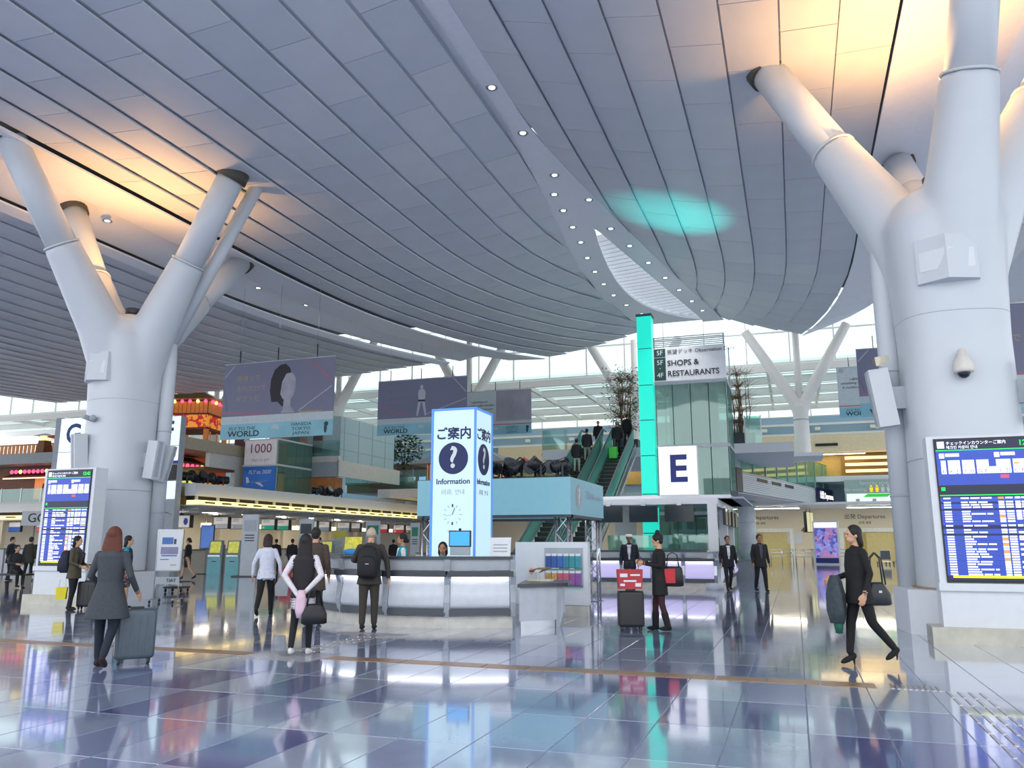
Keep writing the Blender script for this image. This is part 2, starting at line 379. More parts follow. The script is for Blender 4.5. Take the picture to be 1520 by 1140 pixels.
# ================================================================ tree columns
def remesh(mb, voxel, smooth_iter=0):
    me = mb.mesh('tmp', []); o = bpy.data.objects.new('tmp', me); COL.objects.link(o)
    r = o.modifiers.new('r', 'REMESH'); r.mode = 'VOXEL'; r.voxel_size = voxel; r.use_smooth_shade = True
    if smooth_iter:
        s = o.modifiers.new('s', 'SMOOTH'); s.iterations = smooth_iter; s.factor = .5
    bpy.context.view_layer.update()
    out = bpy.data.meshes.new_from_object(o.evaluated_get(bpy.context.evaluated_depsgraph_get()))
    bpy.data.objects.remove(o); out.materials.clear()
    return out
def tree_column(label, c, ends, pipe, yaw0, strut=None):
    """white steel tree column: fluted trunk, four sleeved arms up into the ceiling, drain pipe, plinth"""
    root = thing('tree_column', label, 'column', (c[0], c[1], 0))
    t = MB()
    prof = [(0, .98), (.6, .97), (3, .93), (5, .92), (6.2, .98), (7.2, 1.05), (7.7, .8), (8.0, .35)]
    rings = []
    for z, r in prof:
        rings.append([((r+.04*math.cos(4*(a-yaw0)))*math.cos(a), (r+.04*math.cos(4*(a-yaw0)))*math.sin(a), z) for a in [2*PI*k/40 for k in range(40)]])
    t.loft(rings)
    lens = []
    for e in ends:
        e = Vector((e[0]-c[0], e[1]-c[1], e[2])); d = Vector((e.x, e.y, 0)).normalized()
        a = Vector((d.x*.35, d.y*.35, 5.6)); b = Vector((d.x*.5, d.y*.5, 6.9))
        mid = b.lerp(e, .5)
        t.tube([a, b.lerp(a, .4), b.lerp(e, .12), mid], [.56, .62, .62, .47], 20)
        lens.append((mid, e))
    body = remesh(t, .07, 6); body.materials.append(CWHITE)
    link('trunk', body, root)
    for mid, e in lens:
        d = (e-mid).normalized()
        s = MB().tube([mid-d*.3, e+d*.35], [.41, .38], 20); p = s.build('arm', CWHITE, root)
        MB().tube([mid-d*.02, mid+d*.03], [.475, .475], 20).build('collar', CWHITE, p)
        MB().tube([e-d*.15, e+d*.2], [.45, .45], 18).build('end_sleeve', mat('sleeve_dark', '#4a4640', .6), p)
    px, py = pipe
    MB().tube([(px, py, .7), (px, py, 6.6), (px*.95, py*.95, 8.2)], .19, 16).build('drain_pipe', CWHITE, root)
    for z in (2.3, 4.6):
        MB().tube([(px, py, z), (px, py, z+.03)], .2, 16).build('pipe_joint', GREY, root)
    if strut:
        e = Vector((strut[0]-c[0], strut[1]-c[1], strut[2])); MB().tube([(px*.95, py*.95, 7.2), e], .2, 16).build('strut', CWHITE, root)
    pl = MB().prism([(1.35*math.cos(a+yaw0+PI/8), 1.35*math.sin(a+yaw0+PI/8)) for a in [PI/4*k for k in range(8)]], 0, .72)
    pl.build('plinth', WHITE, root)
    MB().prism([(1.02*math.cos(a), 1.02*math.sin(a)) for a in [PI/12*k for k in range(24)]], .72, .75).build('base_ring', mat('base_ring', '#a08b74', .5), root)
    for z in (2.9, 5.4):
        MB().loft([[((.94+.04*math.cos(4*(a-yaw0)))*math.cos(a), (.94+.04*math.cos(4*(a-yaw0)))*math.sin(a), z+d) for a in [2*PI*k/40 for k in range(40)]] for d in (0, .012)]).build('seam', GREY, root)
    return root
CL = (-18.0, 18.05); CR = (2.9, 16.0)
facing = lambda c: math.atan2(-c[1], -c[0])
colL = tree_column('white steel tree column beside the flight board standing by the easel', CL, [(-19.2, 14.4, 12.25), (-14.85, 18.1, 12.0), (-21.3, 18.5, 11.95), (-19.3, 24.4, 12.0)], (1.0, .55), .6, (-14.75, 19.1, 12.05))
colR = tree_column('white steel tree column with the dome camera', CR, [(.05, 17.8, 12.1), (3.4, 23.6, 12.0), (6.3, 16.7, 12.4), (3.7, 14.0, 12.2)], (-1.02, .35), .9)
# access hatch cowls, loudspeakers and cameras on the columns
def on_col(c, ang, r): return Vector((c[0]+r*math.cos(ang), c[1]+r*math.sin(ang), 0))
def cowl(c, ang, z, label, w=.95):
    p = on_col(c, ang, 1.1); t = thing('access_cowl', label, 'hatch', (p.x, p.y, z), ang+PI/2)
    b = MB(); b.add([(-w/2,.12,0),(0,-.14,0),(w/2,.12,0),(w/2,.3,.0),(-w/2,.3,0),(-w/2,.12,.8),(0,-.1,.8),(w/2,.12,.8),(w/2,.3,.8),(-w/2,.3,.8)],
          [(4,3,2,1,0),(5,6,7,8,9),(0,1,6,5),(1,2,7,6),(2,3,8,7),(3,4,9,8),(4,0,5,9)]); b.build('shell', CWHITE, t)
    for s in (-1, 1):
        MB().add([(s*.03,-.105,.2),(s*(w/2-.05),.085,.2),(s*(w/2-.05),.088,.55),(s*.03,-.1,.55),(s*.03,-.08,.2),(s*(w/2-.05),.12,.2),(s*(w/2-.05),.12,.55),(s*.03,-.08,.55)],
             [(0,1,2,3),(7,6,5,4),(0,4,5,1),(1,5,6,2),(2,6,7,3),(3,7,4,0)]).build('door', WHITE, t)
    return t
aR = facing(CR); aL = facing(CL)
cowl(CR, aR+.05, 5.9, 'angular white access cowl on the column with the dome camera')
cowl(CL, aL-.95, 5.9, 'angular white access cowl on the column by the easel')
def line_speaker(c, ang, z, label, tilt=.12, rr=1.27):
    p = on_col(c, ang, rr); t = thing('wall_speaker', label, 'speaker', (p.x, p.y, z), ang+PI/2)
    MB().cbox((0, 0, 0), (.3, .34, 1.05), rx=tilt).build('cabinet', CWHITE, t)
    MB().cbox((-.02, -.175, .0), (.13, .03, .98), rx=tilt).build('grille', GREY, t)
    MB().box(-.06, .15, -.2, .06, .4, .2).build('bracket', GREY, t)
line_speaker(CR, aR-1.25, 4.05, 'tall white wall speaker on the side of the dome camera column facing the check-in island')
line_speaker(CR, aR+1.25, 4.0, 'tall white wall speaker on the far flank of the dome camera column')
line_speaker(CL, aL+.75, 3.75, 'tall white wall speaker with grey grille on the easel column')
line_speaker(CL, aL+1.15, 3.7, 'tilted white wall speaker beside another on the easel column', .22)
line_speaker(CL, aL-1.2, 3.9, 'white wall speaker in front of the letter G sign', .1, 1.08)
p = on_col(CR, aR+.12, 1.03); dc = thing('dome_camera', 'white dome security camera hanging on the tree column', 'camera', (p.x, p.y, 4.35))
MB().lathe([(.02, .34), (.06, .32), (.07, .22), (.14, .12), (.16, .02), (.165, -.05), (.15, -.07)], seg=20).build('housing', mat('camera_white', '#d9d3cb', .4), dc)
MB().ell((0, 0, -.07), (.10, .10, .1)).build('dome', mat('dome_dark', '#1d2430', .08), dc)
MB().box(-.04, -.02, .2, .04, .25, .3).build('mount', GREY, dc)
dc.rotation_euler = (0, 0, aR+PI/2)
p = on_col(CR, aR-1.15, 1.25); bc = thing('bullet_camera', 'small beige bullet camera above the wall speaker', 'camera', (p.x, p.y, 4.75), aR-1.9)
MB().cbox((0, 0, 0), (.1, .36, .12), rx=-.25).build('body', CREAM, bc); MB().box(-.03, .05, -.15, .03, .2, -.05).build('mount', CREAM, bc)
p = on_col(CL, aL-.95, 1.05); bc2 = thing('bullet_camera', 'small grey camera on the trunk of the easel column', 'camera', (p.x, p.y, 4.85), aL)
MB().cbox((0, 0, 0), (.1, .34, .11), rz=.6, rx=-.2).build('body', GREY, bc2); MB().ell((.08, .1, 0), (.09, .09, .09)).build('mount', GREY, bc2)

# warm uplights tucked in the crotch of each tree column
def uplight(c, label, power):
    t = thing('uplight', label, 'lamp', (c[0], c[1], 8.02))
    MB().lathe([(.12, 0), (.2, .02), (.22, .2), (.18, .22)], seg=16).build('housing', DGREY, t)
    MB().lathe([(.001, .215), (.17, .215), (.17, .22)], seg=16).build('lens', glow('amber_lens', '#ffb050', 8), t)
    l = bpy.data.lights.new('uplight_lamp', 'SPOT'); l.energy = power; l.color = (1, .5, .15); l.spot_size = math.radians(125); l.spot_blend = .8; l.shadow_soft_size = .15
    lo = bpy.data.objects.new('uplight_lamp', l); COL.objects.link(lo); lo.parent = t; lo.location = (0, 0, .3); lo.rotation_euler = (PI, 0, 0)
uplight((CL[0], CL[1]), 'amber uplight in the fork of the easel column', 1150)
uplight((CR[0], CR[1]), 'amber uplight in the fork of the dome camera column', 1700)

# ================================================================ far glazing, louvred roof and Y columns
STR = mat('steel_white', '#e4e2de', .45, noise=.02)
def grid_window(name, label, V0, V1, U, z0, z1, dv, dz, w=.09):
    g = MB().box(V0, U+.05, z0, V1, U+.07, z1); o = struct(name, g, GLASSC, label=label)
    n = int((V1-V0)/dv)
    for k in range(n+1): MB().box(V0+k*dv-w/2, U, z0, V0+k*dv+w/2, U+.12, z1).build('mullion', STR, o)
    for k in range(int((z1-z0)/dz)+1): MB().box(V0, U-.02, z0+k*dz-w/2, V1, U+.10, z0+k*dz+w/2).build('transom', STR, o)
    return o
grid_window('window_2', 'tall clerestory glazing with white mullions beyond the ceiling shells', -75, 40, 52, 12.5, 18.5, 2.6, 2.0)
lv = link('window_3', None, None, (0,0,0), 0, kind='structure', label='louvred glass roof with white rafters behind the escalators')
MB().box(-75, 52.2, 12.72, 40, 68, 12.76).build('pane', GLASSC, lv)
for k in range(20):
    u = 52.8+k*.8; MB().cbox((-17.5, u, 12.5), (115, .34, .05), rx=.5).build('louvre', STR, lv)
for k in range(33): MB().box(-65+k*3.2-.09, 52, 12.05, -65+k*3.2+.09, 68, 12.35).build('rafter', STR, lv)
for u in (52, 56, 60, 64, 67.8): MB().box(-75, u-.12, 11.95, 40, u+.12, 12.4).build('purlin', STR, lv)
grid_window('window_4', 'low bright window band under the louvred roof', -75, 40, 68, 11.4, 12.5, 3.2, 1.1)
BLUEW = mat('pale_blue_wall', '#9fbcd2', .6, noise=.03)
fw = MB().box(-75, 68, 4.2, 40, 68.3, 11.4); wf = struct('wall_far', fw, BLUEW, label='pale blue far wall under the glazing')
for z in (9.9, 10.7): MB().box(-75, 67.6, z-.09, 40, 67.8, z+.09).build('rail_beam', STR, wf)
for k in range(24):
    MB().box(-62+k*4, 67.5, 10.2, -61.6+k*4, 67.75, 10.45).build('bracket', STR, wf)
def y_column(x, label, z0, fk):
    t = thing('forked_column', label, 'column', (x, 50, fk-9.5), 0)
    z0 = z0-fk+9.5
    m = MB(); m.tube([(0,0,z0), (0,0,8.6), (0,0,9.4)], [.46, .43, .5], 18)
    m.tube([(0,0,8.9), (-.35,0,9.8), (-2.9,0,14.2)], [.4, .36, .28], 14); m.tube([(0,0,8.9), (.35,0,9.8), (2.9,0,14.2)], [.4, .36, .28], 14)
    b = remesh(m, .07, 3); b.materials.append(STR); link('trunk', b, t)
    MB().tube([(0,0,9.4), (0,0,14.2)], .2, 12).build('post', STR, t); MB().tube([(0,0,8.55), (0,0,8.6)], .47, 18).build('joint', GREY, t)
for x, lb in ((.75, ('forked white column rising behind the bare potted branches', 6.5, 9.5)), (-9.0, ('forked white column hidden behind the turquoise light tower', 6.5, 9.5)), (-20.3, ('forked white column behind the second hanging banner', 5.1, 10.6)),
              (-30.4, ('forked white column behind the first hanging banner', 10.1, 11.2)), (-41, ('forked white column beyond the festival tower', 4.3, 11)), (-51.5, ('forked white column above the boardwalk with the paper lantern', 4.3, 10.5))):
    y_column(x, *lb)

# ================================================================ far side: departures wall, galleries
dw = MB().box(-75, 68.0, 0, 34, 68.3, 4.2); wd = struct('wall_departures', dw, CREAM, label='cream departures wall with numbered security gates')
FRAME = mat('gate_frame', '#eef0ea', .4); OLIVE = mat('gate_inside', '#d6c88c', .6)
def gate(x, w, n, label):
    o = link('door_%s' % n, None, wd, (x, 67.9, 0), 0)
    MB().box(-w/2+.3, .02, 0, w/2-.3, .1, 2.3).build('opening', OLIVE, o)
    for a, b, c, d in ((-w/2, 0, -w/2+.3, 2.6), (w/2-.3, 0, w/2, 2.6), (-w/2+.3, 2.3, w/2-.3, 2.6)): MB().box(a, -.15, b, c, .05, d).build('frame', FRAME, o)
    MB().box(-w/2+.42, -.02, .0, -.2, .06, 2.2).build('screen', mat('gate_screen', '#b9a25c', .5), o)
gate(5.3, 4.2, 3, ''); gate(-2.2, 4.2, 4, ''); gate(12.6, 4.2, 2, ''); gate(-18.5, 4.2, 10, '')
for x in (5.1, -2.6, -18.6, 12.6):
    text('departures_lettering', '出発 Departures', .42, INK, wd, (x, 67.98, 3.45)); text('departures_lettering', '出发 출발', .22, INK, wd, (x, 67.98, 3.0))
for x, s in ((.6, '4'), (2.75, '3'), (8.0, '2'), (-15.4, '10')): text('gate_number', s, .62, INK, wd, (x, 67.98, 2.45))
MB().box(-.6, 67.9, 1.4, .5, 67.97, 2.3).build('notice_board', WHITE, wd); MB().box(1.7, 67.9, 2.1, 2.2, 67.97, 2.65).build('no_entry_plate', mat('no_entry_plate', '#e7b9a4', .5), wd)
for x in (9.5, 11.0):
    pn = MB().box(x, 60.5, 0.0, x+1.35, 60.56, 1.75).build('maroon_screen', mat('maroon_screen', '#5a1f22', .6), None, label='white framed maroon queue screen by the parked trolleys', category='screen', group='maroon queue screens')
    for z in (.0, .85, 1.7): MB().box(x-.03, 60.48, z, x+1.38, 60.6, z+.06).build('rail', WHITE, pn)
# lit poster column between gates 4 and 3
ps = thing('lit_poster', 'backlit colourful poster panel between departure gates four and three', 'poster', (2.05, 62, 0), -.15)
MB().box(-.85, -.1, 0, .85, .1, 3.0).build('cabinet', WHITE, ps)
pm = bpy.data.materials.new('poster_print'); pm.use_nodes = True; nt = pm.node_tree; b = nt.nodes['Principled BSDF']
tc = nt.nodes.new('ShaderNodeTexCoord'); nz = nt.nodes.new('ShaderNodeTexVoronoi'); nz.inputs['Scale'].default_value = 5; rp = nt.nodes.new('ShaderNodeValToRGB')
rp.color_ramp.elements[0].color = (.02, .03, .25, 1); rp.color_ramp.elements[1].color = (.35, .4, .8, 1)
for pos, c in ((.3, (.12, .12, .45, 1)), (.5, (.5, .2, .35, 1)), (.62, (.2, .22, .6, 1))):
    e = rp.color_ramp.elements.new(pos); e.color = c
nt.links.new(tc.outputs['Object'], nz.inputs['Vector']); nt.links.new(nz.outputs['Color'], rp.inputs['Fac']); nt.links.new(rp.outputs['Color'], b.inputs['Base Color'])
nt.links.new(rp.outputs['Color'], b.inputs['Emission Color']); b.inputs['Emission Strength'].default_value = .55
MB().box(-.75, -.13, .5, .75, -.1, 2.5).build('print', pm, ps); MB().box(-.75, -.13, 2.55, .75, -.1, 2.9).build('header', glow('poster_header', '#f2f0ff', 1.0), ps)
MB().box(-.75, -.13, .1, .75, -.1, .45).build('footer', NAVY, ps)
# gallery on the far right: upper floor edges and lit shop
FASC = mat('cream_fascia', '#e3cfae', .6)
g5 = struct('wall_gallery_upper', MB().box(-24, 66, 8.3, 34, 67.6, 9.6), FASC, label='cream upper gallery fascia below the pale blue wall')
for k in range(6): MB().box(-20+k*7.3, 65.9, 8.75, -18.4+k*7.3, 66, 8.95).build('vent', BLACK, g5)
g4 = struct('floor_gallery', MB().box(-1, 64, 5.9, 34, 68, 6.3), WHITE, label='gallery floor edge above the security board')
bk = struct('wall_gallery_back', MB().box(-28, 67.7, 6.3, 34, 67.9, 8.3), mat('gallery_back', '#b59b5f', .6, noise=.1), label='warm olive back wall of the upper gallery')
for i, x in enumerate((-21, -14, 3, 10)):
    t = thing('gallery_fill_light', 'added warm fill light under the upper gallery fascia', 'lamp', (x, 66.8, 8.195), 0, 'added fill lights of the upper gallery')
    MB().box(-2.5, -.12, 0, 2.5, .12, .1).build('housing', WHITE, t); MB().box(-2.4, -.1, -.02, 2.4, .1, 0).build('diffuser', glow('gallery_fill_glow', '#ffe3a8', 16), t)  # glowing strips added to brighten the far gallery
sh_ = thing('gallery_shop', 'lit shop window with shelves on the gallery above the security board', 'shop', (7.0, 67.4, 6.3))
MB().box(-3.2, 0, 0, 3.2, .2, 1.9).build('case', mat('shop_brown', '#7d5d2c', .5), sh_)
for z in (.5, 1.0, 1.5): MB().box(-3.0, -.06, z, 3.0, .02, z+.22).build('lit_shelf', glow('shelf_glow', '#ffdf9a', 1.6), sh_)
sb = thing('security_board', 'white security waiting time board with yellow and white figures', 'sign', (7.0, 63.7, 4.22)); sl_ = lambda px: atU(px, 735, 63.7).x-7.0
MB().box(-3.4, 0, 0, 4.5, .15, 1.75).build('panel', mat('board_grey', '#9db0ac', .5), sb)
MB().box(-3.3, -.03, 0, 4.5, 0, .75).build('lower_panel', glow('board_white', '#eef6f0', .7), sb)
text('lettering', 'Security screening', .36, WHITE, sb, (sl_(1307), -.02, 1.5)); text('lettering', 'No waiting', .34, WHITE, sb, (sl_(1270), -.02, 1.05))
for k in range(6):
    f = MB(); x = sl_(1294)+k*.38; f.ell((x, -.03, 1.28), (.07, .02, .07)); f.add([(x-.13,-.03,1.17),(x-.08,-.03,.85),(x+.08,-.03,.85),(x+.13,-.03,1.17)], [(0,1,2,3)])
    f.build('figure_icon', mat('icon_yellow', '#f0d020', .5, emit=.5) if k < 2 else WHITE, sb)
MB().add([(-2.2,-.05,.5),(-.6,-.05,.5),(-.3,-.05,.72),(-1.9,-.05,.72)], [(0,1,2,3)]).build('green_flag', mat('flag_green', '#27c23c', .5, emit=.4), sb)
for x in (-2.7, -1.6, -.2, 2.2): MB().box(x, -.05, .08, x+.25, -.03, .38).build('pictogram', GREY, sb)

# bridge with the blue departures sign
A = atD(1100, 730, 45); B = atD(1236, 752, 64)
bd = Vector((B.x-A.x, B.y-A.y, 0)); bl = bd.length; ba = math.atan2(bd.y, bd.x)
br = thing('gallery_bridge', 'gallery bridge with glass balustrade and slatted soffit above the men in suits', 'bridge', (A.x, A.y, A.z), ba)
MB().box(0, 0, 0, bl, .3, 1.15).build('fascia', GREY, br)
for k in range(9): MB().box(0, -.05, .05+k*.11, bl, 0, .11+k*.11).build('slat', WHITE, br)
MB().box(-.9, -.1, 0, .1, 3.2, 1.3).build('end_box', DGREY, br); MB().box(bl-.2, -.9, -.1, bl+.3, 2.2, 1.2).build('end_box', DGREY, br)
MB().box(0, .2, -.05, bl, 4.5, .08).build('soffit', WHITE, br)
for k in range(3): MB().box(3+k*3, -.08, .75, 5+k*3, -.04, .95).build('vent', BLACK, br)
n = 9
for k in range(n): MB().box(bl*k/n+.03, .05, 1.2, bl*(k+1)/n-.03, .08, 3.1).build('glass_panel', GLASSG, br)
for k in range(n): MB().box(bl*k/n, .0, 1.15, bl*k/n+.05, .12, 3.1).build('post', STEEL, br)
MB().tube([(0, .06, 3.15), (bl, .06, 3.15)], .04, 8).build('handrail', STEEL, br)
ds = thing('departures_sign', 'dark blue lit departures sign on the bridge edge', 'sign', (A.x+bd.x*.86, A.y+bd.y*.86, A.z+.1), ba)
MB().box(-2.4, -.3, 0, 2.2, -.1, 1.1).build('cabinet', mat('sign_navy', '#1b2350', .3), ds)
text('lettering', '出発 Departures', .62, glow('sign_white', '#ffffff', 1.6), ds, (0, -.32, .55))
mb = thing('hanging_monitors', 'cluster of monitors hanging under the bridge by the lit poster', 'monitor', tuple(atD(1200, 775, 60)), ba)
for k in range(2):
    mm_ = MB().box(-.9+k*1.0, -.1, -.75, 0+k*1.0, .1, .75).build('monitor', BLACK, mb); MB().box(-.85+k*1.0, -.13, -.7, -.05+k*1.0, -.1, .7).build('screen', mat('cream_screen', '#d8d2a8', .4, emit=.5), mm_)
    MB().tube([(-.45+k, 0, .75), (-.45+k, 0, 1.6)], .04, 8).build('hanger', STEEL, mb)
# pillar and dustbin under the near end of the bridge
pc = thing('clad_pillar', 'grey clad round pillar under the near end of the bridge', 'pillar', tuple(gz(1112, 840)))
MB().lathe([(.58, 0), (.58, 4.2)], seg=24).build('shaft', mat('pillar_grey', '#c3c9cf', .35), pc)
for z in (1.4, 2.8): MB().lathe([(.585, z), (.59, z+.02), (.585, z+.04)], seg=24).build('seam', GREY, pc)
rb = thing('waste_bin', 'grey sloping waste bin between the two men in suits', 'bin', tuple(gz(1113, 860)), -.3)
MB().loft([[(-.5, -.35, 0), (.5, -.35, 0), (.5, .35, 0), (-.5, .35, 0)], [(-.55, -.38, .75), (.55, -.38, .75), (.55, .38, 1.15), (-.55, .38, 1.15)]], smooth=False).build('body', mat('bin_grey', '#8f979f', .4), rb)
MB().slab([(-.56, -.39, .76), (.56, -.39, .76), (.56, .39, 1.16), (-.56, .39, 1.16)], (0, -.01, .05)).build('lid', STEEL, rb)
# steel crowd rails before the gates
def rail(a, b, label):
    a = Vector(a); b = Vector(b); L = (b-a).length; t = thing('crowd_rail', label, 'barrier', tuple(a), math.atan2(b.y-a.y, b.x-a.x), 'steel crowd rails before the departure gates')
    for z in (.5, .75, 1.0): MB().tube([(0, 0, z), (L, 0, z)], .03, 8).build('rail', STEEL, t)
    for k in range(3): MB().tube([(L*k/2, 0, 0), (L*k/2, 0, 1.05)], .04, 8).build('post', STEEL, t)
for x0, x1 in ((1145, 1178), (1182, 1206), (1208, 1228), (1232, 1262)):
    p, q = gz(x0, 836), gz(x1, 836); rail(p, q, 'steel tube crowd rail standing before the departure gates')
# luggage trolleys
def trolley(loc, rz, label):
    t = thing('luggage_trolley', label, 'trolley', loc, rz, 'nested luggage trolleys by the maroon screens')
    MB().box(-.35, -.5, .18, .35, .5, .24).build('deck', STEEL, t); m = MB(); m.tube([(-.33, .45, .2), (-.33, .5, 1.05), (.33, .5, 1.05), (.33, .45, .2)], .03, 8); m.build('handle_frame', STEEL, t)
    MB().box(-.33, .42, .35, .33, .5, .95).build('basket', DGREY, t); MB().box(-.28, .36, .42, .28, .42, .72).build('advert_plate', mat('plate_yellow', '#e5c21d', .5), t)
    for sx in (-.28, .28):
        for y in (-.42, .4): MB().ell((sx, y, .09), (.04, .09, .09)).build('wheel', BLACK, t)
for px, py in ((1312, 838), (1336, 838), (1300, 834)): trolley(tuple(gz(px, py)), PI+.2, 'steel luggage trolley with yellow plate parked by the maroon screens')
# ceiling light over the departures zone
for i, (x, u) in enumerate(((6.5, 62.5), (-2.5, 62.5), (-18, 62), (15, 62))):
    t = thing('linear_lamp', 'long white linear lamp under the gallery before the departure gates', 'lamp', (x, u, 3.945), 0, 'linear lamps before the departure gates')
    MB().box(-3, -.15, 0, 3, .15, .1).build('housing', WHITE, t); MB().box(-2.9, -.12, -.02, 2.9, .12, 0).build('diffuser', glow('linear_white', '#fff6dc', 40), t)
struct('ceiling_gallery', MB().box(-46, 59, 4.05, 34, 68, 4.2), WHITE, label='white soffit over the departure gates')
# ================================================================ counters (shared look)
CTOP = mat('counter_top_dark', '#3b3f46', .3, noise=.08); CPAN = mat('counter_panel', '#cfd3da', .38); CUP = mat('counter_upper', '#b9bec6', .4)
SKIRT = mat('counter_skirt', '#c9c6bd', .35, noise=.12, scale=5); KICK = mat('counter_kick', '#4a5058', .4)
LEDC = glow('counter_led', '#f2f4ff', 5.0); LEDP = glow('counter_panel_lit', '#cdc6f4', .55)
def counter_unit(parent, w, loc, rz, end_posts=True, lit=None):
    """one straight bay; local x along the bay, front toward -y, origin mid front at floor"""
    pr = [(.05, .33), (.0, .42), (.03, .6), (.06, .74), (.04, .86)]      # (setback, z) of the curved lower panel
    b = MB().box(-w/2, .1, 0, w/2, .45, .2); b.build('base_skirt', SKIRT, parent, loc, rz)
    MB().box(-w/2+.04, .02, .22, w/2-.04, .12, .34).build('kick_strip', KICK, parent, loc, rz)
    m = MB(); n = len(pr); x0, x1 = -w/2+.06, w/2-.06
    vs = [(x, y, z) for y, z in pr for x in (x0, x1)]+[(x, y+.04, z) for y, z in pr for x in (x0, x1)]
    fs = [(2*i, 2*i+1, 2*i+3, 2*i+2) for i in range(n-1)]+[(2*n+2*i+2, 2*n+2*i+3, 2*n+2*i+1, 2*n+2*i) for i in range(n-1)]
    fs += [(0, 2*n, 2*n+1, 1), (2*n-2, 2*n-1, 4*n-1, 4*n-2)]
    m.add(vs, fs, 0, True).build('lower_panel', lit or CPAN, parent, loc, rz)
    MB().box(-w/2+.08, .0, .865, w/2-.08, .06, .885).build('led_strip', LEDC, parent, loc, rz)
    MB().box(-w/2, -.1, .89, w/2, .35, .99).build('ledge', CTOP, parent, loc, rz)
    MB().slab([(-w/2+.05, .1, 1.0), (w/2-.05, .1, 1.0), (w/2-.05, .06, 1.19), (-w/2+.05, .06, 1.19)], (0, .05, 0)).build('upper_panel', CUP, parent, loc, rz)
    MB().box(-w/2, .02, 1.19, w/2, .5, 1.24).build('counter_top', CTOP, parent, loc, rz)
    for s in ((-1, 1) if end_posts else (-1,)):
        p = MB(); prof = [(.06, 0.2), (-.02, .45), (.02, .75), (-.06, .9), (.06, 1.0), (.0, 1.19)]
        x0, x1 = s*w/2-.05, s*w/2+.05; q = len(prof)
        vs = [(x, y, z) for y, z in prof for x in (x0, x1)]+[(x, .3, z) for y, z in prof for x in (x0, x1)]
        fs = [(2*i, 2*i+1, 2*i+3, 2*i+2) for i in range(q-1)]+[(2*i, 2*i+2, 2*q+2*i+2, 2*q+2*i) for i in range(q-1)]+[(2*i+1, 2*q+2*i+1, 2*q+2*i+3, 2*i+3) for i in range(q-1)]
        fs += [(0, 2*q, 2*q+1, 1), (2*q-2, 2*q-1, 4*q-1, 4*q-2)]
        p.add(vs, fs).build('divider_post', STEEL if lit else GREY, parent, loc, rz)
IC = Vector((-6.75, 16.8)); IR = 3.38
ic = thing('information_counter', 'curved white information counter with dark top and lit panels', 'counter', (IC.x, IC.y, 0))
step = math.radians(20)
for k in range(6):
    a = math.radians(-175)+step*(k+.5); w = 2*IR*math.sin(step/2); r = IR*math.cos(step/2)
    counter_unit(ic, w, (r*math.cos(a), r*math.sin(a), 0), a+PI/2, end_posts=(k == 5))
for k in range(4):
    a = math.radians(60)+step*(k+.5); w = 2*2.6*math.sin(step/2)
    MB().box(-w/2, 0, 0, w/2, .4, 1.2).build('rear_panel', CUP, ic, (2.6*math.cos(a), 2.6*math.sin(a), 0), a-PI/2)
    MB().box(-w/2, -.05, 1.2, w/2, .45, 1.25).build('rear_top', CTOP, ic, (2.6*math.cos(a), 2.6*math.sin(a), 0), a-PI/2)
# low accessible desk and brochure partition at the right end
ld = thing('low_desk', 'low wheelchair height desk with dark top at the end of the information counter', 'desk', (0, 0, 0))
d0, d1, d2, d3 = gz(768, 868, .76), gz(843, 866, .76), gz(836, 862, .76), gz(780, 863, .76)
top = [(d0.x, d0.y), (d1.x, d1.y), (d2.x+.1, d2.y+.25), (d3.x-.1, d3.y+.25)]
MB().prism(top, .71, .77).build('desk_top', CTOP, ld)
e0, e1 = Vector(top[0]), Vector(top[1]); MB().bar((e0.x, e0.y+.12, .42), (e0.lerp(e1, .72).x, e0.lerp(e1, .72).y+.12, .42), .04, .58).build('front_panel', CUP, ld)
MB().bar((e0.x, e0.y+.16, .1), (e0.lerp(e1, .72).x, e0.lerp(e1, .72).y+.16, .1), .04, .2).build('steel_kick', STEEL, ld)
q = e0.lerp(e1, .72); MB().slab([(q.x, q.y+.1, 0), (e1.x-.15, e1.y-.05, 0), (e1.x-.08, e1.y-.05, .25), (e1.x-.1, e1.y, .71), (q.x, q.y+.1, .71)], (.02, .06, 0)).build('end_panel', GREY, ld)
mdl = thing('model_aircraft_stand', 'small display stand with model aircraft on the low desk', 'ornament', (d3.x+.25, d3.y+.1, .77))
MB().box(-.2, -.12, 0, .25, .12, .03).build('base', CREAM, mdl); MB().tube([(0, 0, .03), (0, 0, .2)], .015, 8).build('post', CREAM, mdl)
MB().tube([(-.2, 0, .18), (.0, 0, .2), (.25, 0, .25)], [.02, .05, .01], 10).build('fuselage', mat('model_brown', '#7d6a4a', .4), mdl)
MB().cbox((0, 0, .21), (.1, .4, .015), rx=.2).build('wing', WHITE, mdl)
hc = MB().box(-.12, 0, 0, .12, .02, .34).build('notice_card', WHITE, None, (d3.x+.02, d3.y+.32, .775), label='white notice card with pink mark standing on the low desk', category='card')
MB().ell((0, -.004, .17), (.045, .006, .07)).build('pink_mark', mat('pale_pink', '#e8b5b5', .6), hc)
pt = thing('brochure_partition', 'white partition with a rack of coloured brochures', 'partition', (0, 0, 0))
P0, P1 = atU(765, 860, 16.75), atU(873, 860, 16.75); x0, x1 = P0.x, P1.x
MB().box(x0, 16.75, 0.22, x1, 16.95, 1.5).build('panel', WHITE, pt); MB().box(x0+.02, 16.77, 0, x1-.02, 16.93, .22).build('skirt', SKIRT, pt)
rx0, rx1 = atU(810, 840, 16.72).x, atU(863, 840, 16.72).x
for z in (.62, .97): MB().box(rx0-.03, 16.64, z-.02, rx1+.03, 16.75, z).build('rack_shelf', GLASSB, pt)
